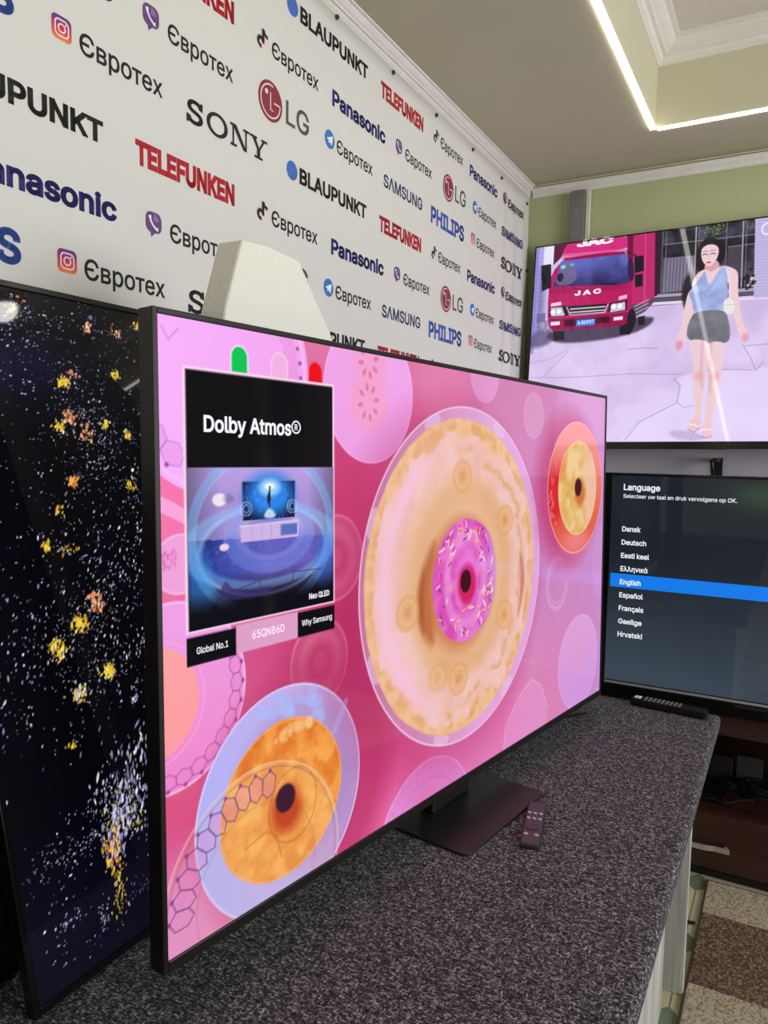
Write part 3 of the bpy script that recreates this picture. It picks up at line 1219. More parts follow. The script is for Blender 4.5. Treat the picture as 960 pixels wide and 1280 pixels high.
# dish under the big plate
c.disc(.582, -.09, .163, .163, (226, 140, 212), .95)
c.ring(.582, -.09, .162, .162, .003, (240, 175, 230), .8)
c.ring(.582, -.09, .125, .125, .003, (214, 110, 185), .6)
c.disc(.57, -.02, .06, .04, (226, 118, 180), .6, soft=.02)
for k in range(16):
    a = .5 + 2.2 * k / 15
    c.line([(.582 + .13 * math.cos(a), -.09 + .13 * math.sin(a)), (.582 + .158 * math.cos(a), -.09 + .158 * math.sin(a))], .0015, (205, 105, 180), .4)
# glassy rings beside the card
for (cu_, cv_, r_) in ((.322, .479, .066), (.285, .322, .066)):
    c.disc(cu_, cv_, r_, r_ * 1.05, (206, 88, 128), .75)
    c.ring(cu_, cv_, r_ * .96, r_, .004, (224, 130, 165), .7)
    c.ring(cu_, cv_, r_ * .62, r_ * .66, .014, (218, 112, 150), .5, soft=.008)
    c.ring(cu_, cv_, r_ * .30, r_ * .34, .010, (190, 60, 105), .6, soft=.006)

# soft dark surround, then the blue plate with the golden doughnut
c.disc(.26, .13, .2, .2, (176, 40, 92), .55, soft=.06)
c.disc(.212, .134, .168, .168, lambda u, v: mixc((176, 176, 246), mixc((196, 172, 232), (184, 140, 196), (u - .2) / .17), (u - .06) / .2 + (v - .1) * .9))
c.disc(.232, .148, .128, .130, (150, 125, 185), .35, soft=.03)
c.ring(.212, .134, .1665, .1665, .003, (216, 200, 250), .95)
for k in range(26):
    a, r_ = .9 + 1.1 * c.rng.rand(), .125 + .035 * c.rng.rand()
    c.disc(.212 + r_ * math.cos(a), .134 + r_ * math.sin(a), .007 + .009 * c.rng.rand(), .005 + .006 * c.rng.rand(), (170, 182, 246), .55)
c.line([(.318, .205), (.345, .245)], .012, (178, 180, 244), .5)


def golden(u, v):
    n_ = c.fbm(u, v, .022, 3)
    base = mixc((222, 116, 34), (244, 165, 74), (n_ - .30) / .4)
    r2 = np.sqrt(((u - .209) / .122) ** 2 + ((v - .135) / .116) ** 2)
    base = base * (1 - .25 * np.clip(r2 - .75, 0, 1)[..., None] * np.array([.3, 1.2, 1.6]))
    return base


c.disc(.209, .135, .124, .117, golden, wob=(.04, .05))
c.ring(.209, .135, .123, .116, .003, (250, 180, 110), .6)
# translucent dish lying over plate and doughnut
c.disc(.158, .032, .168, .168, (250, 205, 140), lambda u, v: np.where(((u - .209) / .123) ** 2 + ((v - .135) / .116) ** 2 < 1, .36, .12))
c.ring(.158, .032, .167, .167, .003, (236, 200, 190), .55)
c.ring(.158, .032, .160, .160, .0015, (120, 80, 130), .5)
hexes(.158, .032, .116, .156, 1.35, 3.15, 10, (95, 60, 120), .85)
c.ring(.158, .032, .112, .112, .002, (180, 110, 120), .35)
c.ring(.225, .120, .05, .055, .003, (190, 110, 40), .5)
c.line([(.13, .09), (.17, .10), (.19, .085), (.20, .05)], .003, (190, 110, 40), .5)
for k in range(16):
    a, b_ = c.rng.rand(2)
    c.disc(.19 + .075 * a, .222 + .016 * b_, .004 + .004 * a, .004 + .004 * b_, (246, 190, 130), .6)
c.disc(.211, .118, .030, .034, (176, 40, 14), .75, rot=.3, soft=.02)
c.disc(.209, .135, .020, .021, (58, 22, 44), 1, soft=.004)

# big plate
c.disc(.66, .38, .36, .36, (176, 40, 95), .35, soft=.09)
c.disc(.708, .406, .331, .331, lambda u, v: mixc((196, 118, 160), (224, 165, 218), (u - .42) / .35))
c.ring(.708, .406, .3295, .3295, .0035, (240, 190, 225), .95)
for a in (.35, 1.15, 1.95, 2.75, 3.55, 4.45, 5.3):
    c.disc(.708 + .318 * math.cos(a), .406 + .318 * math.sin(a), .013, .028, (228, 196, 228), .6, rot=a)


def cream(u, v):
    x, y = u - .699, v - .406
    r = np.sqrt(x * x + y * y) / .307
    n_ = c.fbm(u, v, .05, 11)
    n2 = c.fbm(u, v, .02, 21)
    tan = mixc((226, 168, 118), (238, 190, 146), (n2 - .35) / .3)
    pale = mixc((236, 184, 172), (240, 196, 190), (n_ - .3) / .4)
    t = np.clip((.93 - r + (n_ - .5) * .22) / .03, 0, 1)
    out = tan * (1 - t[..., None]) + pale * t[..., None]
    # broken tan band inside the rim
    bnd = np.clip(1 - np.abs(r - .80 - (n_ - .5) * .2) / .05, 0, 1) * np.clip((n2 - .42) / .08, 0, 1) * np.clip((x + .05) / .1, 0, 1)
    out = out * (1 - .8 * bnd[..., None]) + .8 * bnd[..., None] * np.array([218, 165, 112])
    core = np.clip((.70 - r + (n2 - .5) * .10) / .10, 0, 1) * np.clip(1 - (r < .35) * .2, 0, 1)
    out = out * (1 - .75 * core[..., None]) + .75 * core[..., None] * np.array([230, 184, 142])
    # pink gleam along the left side
    gl = np.exp(-((r - .83) / .07) ** 2) * np.clip((-x - .06) / .12, 0, 1)
    out = out * (1 - .85 * gl[..., None]) + .85 * gl[..., None] * np.array([246, 194, 222])
    return out


c.disc(.699, .406, .308, .308, cream, wob=(.012, .03))
c.ring(.699, .406, .302, .302, .010, (240, 190, 150), .5, soft=.006)
c.ring(.712, .40, .163, .168, .05, (224, 166, 118), .55, soft=.03)
c.smooth_poly([(.60, .49), (.56, .44), (.54, .37), (.56, .31), (.60, .28), (.60, .33), (.585, .40), (.605, .46)], (176, 88, 48), .75, soft=.022)
c.smooth_poly([(.57, .45), (.545, .40), (.545, .34), (.57, .30), (.565, .36)], (160, 72, 40), .5, soft=.012)
c.smooth_poly([(.935, .44), (.965, .40), (.962, .34), (.93, .27), (.945, .34), (.945, .40)], (188, 104, 74), .7, soft=.012)
for a in (.55, 1.62, 3.35, 4.62, 5.75):
    uu_, vv_ = .705 + .195 * math.cos(a), .402 + .2 * math.sin(a)
    c.disc(uu_, vv_, .036, .034, (222, 164, 108), .6, soft=.004)
    c.ring(uu_, vv_, .024, .022, .006, (236, 188, 136), .6, soft=.004)
    c.disc(uu_, vv_, .010, .009, (214, 150, 96), .7, soft=.004)
c.disc(.62, .225, .04, .03, (224, 168, 116), .7, soft=.015)
c.ring(.612, .222, .018, .016, .006, (238, 190, 142), .7, soft=.004)


def icing(u, v):
    n_ = c.fbm(u, v, .03, 31)
    k = mixc((214, 76, 178), (232, 120, 205), (n_ - .3) / .4)
    e = np.clip((u - .77) / .07, 0, 1)
    return k * (1 - e[..., None]) + e[..., None] * np.array([212, 150, 224])


c.disc(.700, .392, .128, .132, (196, 112, 60), .7, soft=.03)
c.disc(.712, .397, .120, .123, icing, wob=(.05, .05))
c.ring(.712, .397, .070, .088, .022, (238, 160, 222), .6, soft=.012)
c.disc(.716, .388, .034, .040, (206, 20, 84), .85, soft=.012)
c.disc(.711, .394, .020, .023, (58, 10, 22), 1, soft=.004)
cols = [(250, 236, 240), (248, 196, 90), (196, 40, 90), (250, 220, 235), (130, 50, 160), (252, 180, 120)]
rr = np.random.RandomState(4)
for k in range(95):
    a, r_ = rr.rand() * 2 * PI, .055 + .058 * math.sqrt(rr.rand())
    uu_, vv_, t = .712 + r_ * math.cos(a), .397 + r_ * 1.02 * math.sin(a), rr.rand() * PI
    c.line([(uu_ - .006 * math.cos(t), vv_ - .006 * math.sin(t)), (uu_ + .006 * math.cos(t), vv_ + .006 * math.sin(t))], .0032, cols[rr.randint(len(cols))], .95)

# red plate at the right with its doughnut
c.disc(1.20, .565, .185, .185, (186, 40, 90), .6, soft=.07)


def redplate(u, v):
    base = mixc((226, 96, 70), (244, 150, 150), (v - .46) / .24)
    lf = np.clip((1.185 - u) / .05, 0, 1) * np.clip((.66 - v) / .06, 0, 1) * np.clip((v - .46) / .05, 0, 1)
    base = base * (1 - .8 * lf[..., None]) + .8 * lf[..., None] * np.array([205, 20, 34])
    return base


c.disc(1.246, .566, .169, .166, redplate)
c.disc(1.25, .43, .08, .03, (238, 140, 150), .7, soft=.03)
c.ring(1.246, .566, .168, .165, .003, (250, 180, 180), .9)
for k in range(30):
    a = 2.6 + 1.2 * rr.rand()
    r_ = .13 + .03 * rr.rand()
    c.disc(1.246 + r_ * math.cos(a), .566 + r_ * math.sin(a), .005, .005, (240, 110, 110), .6)


def pale_donut(u, v):
    n_ = c.fbm(u, v, .025, 41)
    k = mixc((222, 170, 90), (236, 200, 140), (n_ - .3) / .35)
    e = np.clip((u - 1.27) / .07, 0, 1)
    k = k * (1 - e[..., None]) + e[..., None] * np.array([236, 188, 160])
    t = np.clip((1.19 - u) / .04, 0, 1) * np.clip((v - .57) / .05, 0, 1)
    return k * (1 - t[..., None]) + t[..., None] * np.array([226, 112, 40])


c.disc(1.256, .565, .119, .119, pale_donut)
c.ring(1.256, .565, .118, .118, .003, (252, 205, 140), .8)
c.disc(1.268, .553, .032, .036, (196, 90, 30), .7, soft=.02)
c.disc(1.256, .567, .021, .023, (70, 24, 34), 1, soft=.005)

# the information card
c.box(.0355, .4095, .3185, .7465, (250, 214, 238), .95)
c.box(.040, .412, .3145, .7425, (8, 7, 12))
pw = c.win(.0402, .3143, .4122, .6185)
sl, uu, vv = pw
hh = (vv - .412) / .2065
room = mixc((150, 130, 200), (186, 160, 226), (vv - .52) / .1)
room = np.where((vv > .522 - .006 * (uu - .18) / .14)[..., None], room, mixc((40, 60, 150), (112, 96, 190), (uu - .08) / .1))
edge = np.clip(np.abs(uu - .177) / .137, 0, 1)
room = room * (1 - .35 * np.clip((edge - .6) / .4, 0, 1))[..., None]
fadeb = np.clip((vv - .437) / .045, 0, 1)
room = room * fadeb[..., None] + (1 - fadeb[..., None]) * np.array([4, 4, 14])
c.rgb[sl] = room / 255
for k in range(500):
    a, b_ = rr.rand(2)
    c.disc(.045 + .265 * a, .445 + .075 * b_, .0016, .001, (160, 150, 230), .25 * min(1, max(0, (b_ - .1) * 2)))
inside = lambda u, v: ((u > .0405) & (u < .314) & (v > .4125) & (v < .618)) * 1.0
top_fade = lambda u, v: inside(u, v) * np.clip((v - .43) / .03, 0, 1)
for (cu_, cv_, ru_, rv_, w_, col, al) in ((.177, .53, .134, .115, .010, (120, 190, 250), .45), (.177, .53, .126, .107, .003, (150, 210, 255), .5),
                                           (.177, .512, .134, .055, .012, (140, 200, 255), .45), (.177, .505, .120, .062, .004, (170, 215, 255), .55),
                                           (.185, .527, .075, .047, .016, (150, 175, 250), .40), (.185, .527, .058, .034, .008, (185, 190, 255), .45)):
    c.ring(cu_, cv_, ru_, rv_, w_, col, lambda u, v, al=al: al * top_fade(u, v), soft=.004)
c.disc(.177, .50, .11, .03, (70, 90, 190), lambda u, v: .35 * top_fade(u, v), soft=.02)
c.disc(.06, .46, .02, .05, (60, 150, 225), lambda u, v: .5 * top_fade(u, v), soft=.012)
c.disc(.295, .47, .02, .05, (60, 120, 225), lambda u, v: .5 * top_fade(u, v), soft=.012)
c.poly([(.128, .519), (.239, .519), (.240, .543), (.127, .540)], (206, 180, 230))
c.line([(.127, .5405), (.240, .5435)], .0015, (236, 220, 246))
c.box(.203, .523, .236, .539, (88, 110, 190))
for x in (.148, .166, .184, .202):
    c.line([(x, .521), (x, .540)], .001, (160, 135, 200), .8)
c.poly([(.132, .548), (.231, .548), (.232, .601), (.131, .601)], (10, 16, 48))
c.disc(.182, .582, .045, .03, (40, 130, 230), inside, soft=.022)
c.disc(.182, .592, .02, .012, (190, 230, 255), .8, soft=.008)
c.smooth_poly([(.168, .549), (.176, .562), (.186, .562), (.196, .549)], (225, 232, 250), .85, soft=.003)
c.disc(.182, .5935, .0095, .0045, (244, 250, 255), 1)
c.line([(.182, .593), (.181, .566)], .003, (20, 26, 44))
c.disc(.180, .577, .0036, .008, (24, 26, 40), 1)
for k in range(70):
    a, b_ = rr.rand(2)
    c.line([(.134 + .095 * a, .55 + .05 * b_), (.1335 + .095 * a, .546 + .05 * b_)], .0007, (140, 190, 250), .5)
for cx_ in (.138, .226):
    for r_ in (.010, .0055):
        c.ring(cx_, .564, r_, r_ * .95, .0012, (190, 215, 255), .9)
c.disc(.092, .578, .012, .0085, (240, 226, 240), 1)
c.disc(.108, .579, .009, .006, (110, 110, 150), .6, soft=.004)
c.line([(.103, .576), (.100, .516)], .0011, (170, 150, 190), .9)
c.disc(.099, .515, .008, .0048, (236, 210, 232), 1)
for (a, b_, d_, e_) in ((.091, .450, .160, .463), (.160, .446, .163, .466), (.225, .448, .228, .468), (.228, .468, .290, .466)):
    c.line([(a, b_), (d_, e_)], .0016, (60, 50, 90), .8)
c.smooth_poly([(.085, .445), (.10, .475), (.115, .452), (.20, .455), (.16, .44)], (60, 44, 110), .7, soft=.003)
# tabs under and above the card
c.box(.036, .3675, .118, .4045, (6, 5, 10))
c.box(.118, .3685, .236, .4075, (222, 160, 200))
c.box(.236, .3685, .318, .4055, (6, 5, 10))
for (u0, u1, vt, col, rim) in ((.115, .142, .780, (10, 196, 84), (236, 230, 250)), (.188, .217, .779, (242, 178, 228), (250, 205, 235)), (.263, .290, .775, (232, 10, 24), (236, 90, 120))):
    r_ = (u1 - u0) / 2
    c.poly([(u0 - .0025, .7465), (u1 + .0025, .7465)] + arc((u0 + u1) / 2, vt - r_, r_ + .0025, r_ + .0025, 0, PI, 16), rim)
    c.poly([(u0, .7465), (u1, .7465)] + arc((u0 + u1) / 2, vt - r_, r_, r_, 0, PI, 16), col)
sc1 = main.screen(c, M['screen'])
sc1['label'] = 'glowing pink picture of doughnuts on plates'
fl = Flat()
WHT = (246, 244, 250)


def words(tv, screen, rows, layer=1):
    """each line of lit lettering is a sub-part of its screen; rows of text, left, baseline, cap height, width, boldness, colour"""
    for t, x, y, cap, w_, bo, col in rows:
        f_ = Flat()
        f_.text(t, x, y, cap, w_, bo, col, layer)
        o_ = f_.build('lettering', M['glow'], screen, lambda u, v, h: tv.at(u, v, .0006 + h))


words(main, sc1, [('Dolby Atmos', .067, .6655, .0215, .157, .022, WHT), ('Neo QLED', .260, .4225, .0088, .045, .022, WHT),
                  ('Global No.1', .051, .3815, .0088, .052, .010, WHT), ('65QN86D', .146, .3835, .0115, .062, .010, (255, 240, 250)),
                  ('Why Samsung', .244, .3845, .0088, .067, .010, WHT)])
fl = Flat()
fl.strip(arc(.2345, .678, .0085, .0085, 0, 2 * PI, 28)[:-1], .0022, WHT, 0, True)
fl.text('R', .2315, .6735, .009, .0062, .02, WHT)
fl.build('registered_mark', M['glow'], sc1, lambda u, v, h: main.at(u, v, .0006 + h))
# stand: flat plate on the table and a short neck
pm = MB()
inv = main.root.matrix_world.inverted()
pw_ = [(1.168, .640), (1.1914, .4768), (1.5066, .433), (1.556, .590)]
pl = []
for x, y in ((1.20, .730), (1.1914, .4768), (1.5066, .433), (1.56, .680)):
    q = inv @ Vector((x, y, TABLE))
    pl.append((q.x, q.y))
mid = sum(p[0] for p in pl) / 4
pts = rrect_pts(pl[1][0], pl[1][1] - .002, pl[2][0], pl[1][1] + .235, .014)
pm.prism(pts, .0005, .0055, bevel=.001)
pm.build('stand_plate', M['stand'], main.root)
MB().box(mid - .07, mid + .07, .02, .05, .005, .10, .004).build('stand_neck', M['black_plastic'], main.root)

# ---- 2. the television leaning against the wall at the left
W2, H2 = 1.70, .962
plane2 = tv_frame((.5703, .8062, TABLE + .0150), math.radians(.9), math.radians(12.0), 0)
left = TV((1.42, .80, TABLE), math.radians(.9), plane2, W2, H2,
          'big television leaning against the banner wall, showing bright sparks on black')
left.bezel(.010, .010, .011, .014, M['gloss_black'])
left.back(.15, .013, .030, M['black_plastic'], .02, .45)
U = np.concatenate([np.arange(0, .46, .0010), np.linspace(.46, W2, 220)])
V = np.arange(0, H2 + .0005, .0011)
V[-1] = H2
c = Canvas(U, V, (3, 3, 8))
uu, vv = np.meshgrid(U, V)
c.rgb += (np.exp(-((uu - .1) / .12) ** 2 - ((vv - .85) / .05) ** 2)[..., None] * np.array([8, 8, 36]) + np.exp(-((vv - .05) / .12) ** 2)[..., None] * np.array([6, 4, 18])) / 255
rs = np.random.RandomState(8)


def spark(u, v, size, ang, col, al=1.0, asp=2.2):
    c.disc(u, v, size * asp, size, col, al, rot=ang, soft=.0011)


def cluster(cu, cv, ru, rv, n, ang, cols, s0=.0009, s1=.0022, asp=2.2):
    for _ in range(n):
        u, v = cu + rs.randn() * ru, cv + rs.randn() * rv
        spark(u, v, .72 * (s0 + (s1 - s0) * rs.rand() ** 2), ang + rs.randn() * .35, cols[rs.randint(len(cols))], .55 + .45 * rs.rand(), 1 + (asp - 1) * rs.rand())


WB = [(235, 235, 255), (190, 190, 240), (150, 150, 215), (245, 240, 230)]
YE = [(250, 220, 40), (235, 205, 30), (255, 240, 150), (250, 170, 60)]
OR = [(250, 180, 110), (255, 200, 160), (240, 140, 80), (240, 160, 160)]
# loose drift of white-blue sparks
cluster(.26, .80, .17, .07, 260, .3, WB, .0006, .0016)
cluster(.33, .66, .10, .06, 320, 1.2, WB, .0006, .0017)
cluster(.28, .55, .11, .05, 330, 1.1, WB, .0007, .0022, 3.2)
cluster(.22, .46, .14, .05, 230, 1.1, WB, .0007, .0022, 3.2)
cluster(.05, .62, .06, .10, 120, .7, WB, .0006, .0016)
cluster(.05, .86, .07, .04, 150, .2, WB, .0006, .0017)
cluster(.14, .915, .06, .02, 110, .2, WB, .0007, .002)
cluster(.24, .76, .022, .05, 170, .8, WB, .0007, .0018)
cluster(.21, .40, .10, .05, 150, 1.2, WB, .0007, .0022, 3.4)
cluster(.03, .40, .03, .05, 90, 1.0, WB, .0007, .002, 2.5)
cluster(.30, .93, .10, .03, 90, .3, WB, .0006, .0015)
cluster(.42, .80, .05, .12, 150, .8, WB, .0006, .0015)
# the fountain of sparks low on the picture
for k in range(170):
    t = rs.rand()
    u = .160 + (.09 * (t - .2) + .025 * rs.randn()) * (1 if t > .2 else .4)
    v = .12 + .16 * t + .01 * rs.randn()
    spark(u, v, .0008 + .0014 * rs.rand(), 1.25 + .2 * rs.randn(), WB[rs.randint(4)], .5 + .5 * rs.rand(), 1.5 + 3 * rs.rand())
cluster(.17, .165, .022, .02, 120, 1.4, WB + YE, .0008, .0022, 3.0)
cluster(.147, .128, .010, .014, 60, 1.4, YE + OR, .0015, .0035, 2.6)
cluster(.150, .085, .006, .02, 60, 1.45, YE + [(255, 240, 190)], .0009, .002, 4.0)
cluster(.140, .052, .003, .012, 18, 1.4, YE, .0012, .002, 3.0)
cluster(.09, .165, .055, .012, 130, .5, WB, .0007, .0017, 1.8)
cluster(.06, .13, .03, .02, 40, .5, WB, .0008, .0018, 1.6)
cluster(.058, .08, .02, .008, 30, .6, WB, .001, .002, 1.8)
cluster(.115, .055, .006, .012, 30, 1.3, WB, .0009, .002, 2)
cluster(.185, .06, .012, .008, 24, .7, [(170, 120, 170), (150, 130, 190)], .0008, .0015, 1.6)
cluster(.05, .045, .015, .01, 12, .4, WB, .0009, .002, 1.8)
cluster(.09, .008 + .02, .03, .01, 10, .4, WB, .0007, .0014)
cluster(.118, .205, .02, .012, 40, .9, WB, .0008, .0018, 2)
cluster(.162, .195, .01, .025, 120, 1.3, WB + [(250, 235, 160)], .0008, .002, 3)
cluster(.195, .18, .015, .03, 110, 1.2, WB, .0007, .0018, 3)
# yellow and orange bursts
for (u, v, s, n, cc) in ((.197, .829, .007, 40, YE), (.262, .923, .006, 16, OR), (.367, .941, .005, 14, YE), (.178, .759, .008, 34, YE), (.196, .775, .008, 30, OR),
                         (.225, .752, .010, 24, OR), (.265, .765, .006, 26, YE), (.306, .748, .005, 20, YE), (.184, .676, .006, 34, [(250, 170, 80)]), (.154, .634, .005, 10, YE),
                         (.295, .666, .006, 16, YE), (.339, .677, .006, 12, OR), (.121, .586, .006, 22, YE), (.346, .60, .009, 30, YE), (.315, .61, .006, 20, OR),
                         (.40, .60, .008, 26, OR), (.156, .466, .009, 60, YE), (.112, .438, .010, 60, YE), (.19, .49, .010, 60, OR), (.193, .386, .008, 60, YE),
                         (.134, .367, .009, 50, YE + WB), (.30, .50, .007, 26, YE), (.32, .92, .008, 14, OR), (.215, .845, .008, 14, OR), (.30, .85, .006, 16, YE),
                         (.13, .935, .010, 18, OR), (.11, .30, .004, 10, YE), (.23, .33, .004, 12, WB), (.155, .575, .009, 10, YE)):
    cluster(u, v, s * .75, s * .75, int(n * 1.3), 1.1, cc, .0011, .0030, 2.8)
    cluster(u + .006, v + .004, s * 2.6, s * 2.2, n, 1.0, WB, .0006, .0013, 2.2)
cluster(1.1, .5, .35, .25, 500, .9, WB + YE, .002, .006, 2.0)
sc2 = left.screen(c, M['screen_black'])
sc2['label'] = 'glossy black picture scattered with white and yellow sparks'

# ---- 3. a dark television standing behind it
plane3 = tv_frame((-.55, .905, TABLE + .0215), 0, math.radians(12.5), 0)
W3, H3 = 1.145, .66
dark = TV((.0, .92, TABLE), 0, plane3, W3, H3, 'switched-off black television tucked behind the left leaning one')
dark.bezel(.012, .012, .014, .025, M['black_plastic'])
dark.back(.2, .024, .036, M['black_plastic'], .02, .3)
c = Canvas(np.linspace(0, W3, 6), np.linspace(0, H3, 5), (2, 2, 3))
dark.screen(c, M['screen_black'])

# ---- 4. the television on the far wall
W4, H4 = 1.56, .890
plane4 = tv_frame((3.25, 1.071, 1.5 + .021), -PI / 2, math.radians(8), .0150)
wall_tv = TV((3.43, .30, 1.60), -PI / 2, plane4, W4, H4,
             'wall television on the green wall showing a woman walking past a red lorry')
wall_tv.bezel(.006, .006, .030, .018, M['gloss_black'], lip=.0015)
wall_tv.back(.16, .017, .045, M['black_plastic'], .05, .50)
for x in (.45, 1.10):
    arm = MB()
    q0 = wall_tv.xf @ Vector((x, .040, .30))
    arm.box(q0.x - .02, q0.x + .02, -.010, q0.y, q0.z - .03, q0.z + .03, .004)
    arm.build('wall_mount', M['black_plastic'], wall_tv.root)
U = np.concatenate([np.arange(0, .98, .0020), np.linspace(.98, W4, 60)])
V = np.arange(0, H4 + .001, .0020)
V[-1] = H4
c = Canvas(U, V, (214, 194, 238))
uu, vv = np.meshgrid(U, V)
n_ = c.fbm(uu, vv, .09, 5)
c.rgb[:] = mixc((206, 184, 226), (226, 208, 246), (n_ - .25) * 1.6 - (vv - .3) * 1.2 + .2) / 255
c.smooth_poly([(.36, -.05), (.49, .082), (.63, .16), (.65, .23), (.62, .265), (.75, .29), (1.6, .30), (1.6, -.05)], (232, 216, 252), .75, soft=.01)
# yard behind: wall at left, building at right
c.box(-.01, .50, .40, .90, (204, 196, 240))
c.box(.03, .80, .085, .90, (232, 228, 250))
c.box(-.01, .44, .036, .90, (176, 168, 232))
for k in range(22):
    z = .48 + .02 * k
    c.line([(-.005, z), (.04, z + .003)], .0025, (120, 110, 190), .55)
c.box(-.01, .40, .014, .90, (128, 112, 190), .6)
c.box(.02, .50, .055, .80, (60, 48, 90), .35, soft=.02)
c.smooth_poly([(-.02, .42), (.0, .50), (.10, .52), (.10, .44)], (92, 82, 120), .8, soft=.02)
c.poly([(.50, .575), (.50, .90), (1.6, .92), (1.6, .56)], (40, 34, 46))
nb = lambda u, v: mixc((26, 24, 34), (86, 84, 104), (c.fbm(u, v, .05, 9) - .35) * 2)
c.poly([(.545, .66), (.545, .90), (.92, .90), (.92, .66)], nb)
c.poly([(.552, .625), (.552, .77), (.675, .768), (.685, .625)], (120, 112, 138), .8)
for k in range(9):
    x = .56 + .013 * k
    c.line([(x, .63), (x + .002, .765)], .004, (178, 172, 196), .6, soft=.004)
c.poly([(.80, .66), (.80, .79), (.855, .79), (.86, .66)], (74, 66, 82), .9)
for x in (.548, .563, .678, .690, .793, .853, .866):
    c.line([(x, .62), (x - .003, .895)], .004, (206, 198, 216) if x in (.678, .853) else (118, 108, 126), .85)
for (a, b_, d_, e_) in ((.551, .832, .895, .828), (.556, .772, .69, .768), (.80, .79, .90, .79)):
    c.line([(a, b_), (d_, e_)], .004, (150, 142, 160), .8)
for k in range(60):
    a, b_ = rr.randn(2)
    c.disc(.745 + .022 * a, .872 + .016 * b_, .004, .003, (110, 150, 80), .6)
for k in range(26):
    a, b_ = rr.randn(2)
    c.disc(.87 + .02 * a, .868 + .014 * b_, .004, .003, (90, 130, 70), .5)
for k, (z0, z1) in enumerate(((.575, .59), (.59, .605), (.605, .622))):
    c.poly([(.505, z0 + .004), (1.0, z0 - .010), (1.6, z0 - .02), (1.6, z1 - .02), (1.0, z1 - .012), (.52 + .01 * k, z1)], ((214, 204, 226), (92, 84, 100), (168, 158, 184))[k])
c.line([(.50, .582), (.93, .568), (1.6, .545)], .008, (232, 222, 244))
c.poly([(.892, .90), (.90, .57), (1.6, .55), (1.6, .92)], (196, 182, 226))
for k in range(30):
    c.line([(.90, .58 + .012 * k), (1.6, .57 + .012 * k)], .0025, (150, 136, 190), .5)
for k in range(24):
    a, b_ = rr.randn(2)
    c.disc(.885 + .010 * a, .642 + .016 * b_, .006, .006, ((30, 26, 34), (200, 196, 210))[k % 3 == 0], .9)
# cracks in the ground
for pts, w_ in (([(.425, .396), (.49, .397), (.55, .392)], .003), ([(.869, .385), (.90, .33), (.921, .280), (.946, .314)], .003), ([(.705, .287), (.80, .29), (.912, .283)], .003),
                ([(.004, .294), (.12, .288), (.236, .286), (.43, .29), (.647, .278)], .0025), ([(.436, .005), (.488, .082), (.56, .12), (.635, .161), (.645, .23), (.618, .263)], .003),
                ([(.0, .36), (.08, .37), (.17, .41)], .0022), ([(.07, .30), (.12, .35), (.17, .40)], .002), ([(.88, .38), (1.0, .385), (1.5, .38)], .003), ([(.63, .17), (.66, .14), (.72, .15)], .002)):
    c.line(pts, w_, (150, 130, 172), .75)
# shade under the lorry
c.smooth_poly([(.06, .47), (.10, .505), (.52, .54), (.53, .50), (.42, .45), (.15, .435)], (66, 54, 80), .9, soft=.012)
# lorry: box body, cab, windscreen, lights
RD, RD2, RD3 = (186, 22, 96), (150, 14, 76), (208, 44, 124)
c.poly([(.082, .89), (.16, .89), (.11, .825), (.082, .80)], (92, 16, 52))
c.poly([(.395, .90), (.515, .90), (.528, .615), (.487, .585), (.425, .59)], (190, 40, 108))
c.poly([(.395, .90), (.425, .90), (.432, .59), (.425, .59)], (120, 10, 60))
c.line([(.475, .90), (.485, .60)], .004, (222, 90, 150), .8)
c.line([(.518, .90), (.53, .62)], .010, (60, 14, 40))
c.poly([(.429, .59), (.487, .586), (.528, .612), (.528, .595), (.487, .55), (.429, .52)], (96, 70, 96))
for k in range(4):
    c.line([(.445, .53 + .016 * k), (.50, .555 + .016 * k)], .005, (190, 180, 206), .8)
c.smooth_poly([(.111, .826), (.138, .888), (.163, .91), (.40, .905), (.405, .82)], RD3, it=1)
c.poly([(.115, .822), (.40, .818), (.405, .835), (.125, .845)], (230, 110, 165), .8)
c.smooth_poly([(.134, .827), (.075, .765), (.066, .67), (.072, .53), (.09, .503), (.428, .500), (.432, .635), (.428, .73), (.41, .80), (.375, .832)], RD, it=1)
c.poly([(.134, .827), (.39, .824), (.40, .812), (.125, .815)], RD2)
c.poly([(.088, .702), (.118, .815), (.405, .812), (.418, .685), (.375, .676), (.25, .69)], lambda u, v: mixc((44, 40, 96), (98, 104, 190), (v - .68) / .12 + (c.fbm(u, v, .06, 2) - .5)))
c.smooth_poly([(.09, .706), (.122, .81), (.165, .80), (.20, .735), (.165, .70)], (118, 108, 140), .75)
c.disc(.118, .742, .014, .02, (30, 26, 44), .9)
c.disc(.128, .787, .012, .009, (150, 214, 226), .9)
c.disc(.168, .793, .010, .007, (140, 170, 226), .8)
for a, b_ in (((.17, .688), (.235, .672)), ((.30, .694), (.36, .686))):
    c.line([a, b_], .005, (30, 12, 34))
c.poly([(.075, .69), (.088, .70), (.25, .676), (.41, .683), (.42, .66), (.25, .655), (.075, .67)], (168, 14, 84), .8)
c.smooth_poly([(.42, .80), (.434, .76), (.438, .69), (.415, .69), (.405, .78)], (44, 30, 70))
for pts in ([(.027, .806), (.072, .807), (.079, .700), (.036, .685)], [(.434, .796), (.471, .797), (.476, .730), (.439, .723)], [(.440, .717), (.471, .717), (.475, .664), (.444, .661)]):
    c.poly(pts, (24, 20, 34))
c.line([(.40, .82), (.44, .80)], .005, (40, 16, 40))
c.poly([(.078, .608), (.155, .611), (.165, .563), (.078, .563)], (56, 20, 46))
c.poly([(.34, .604), (.415, .61), (.415, .563), (.335, .560)], (56, 20, 46))
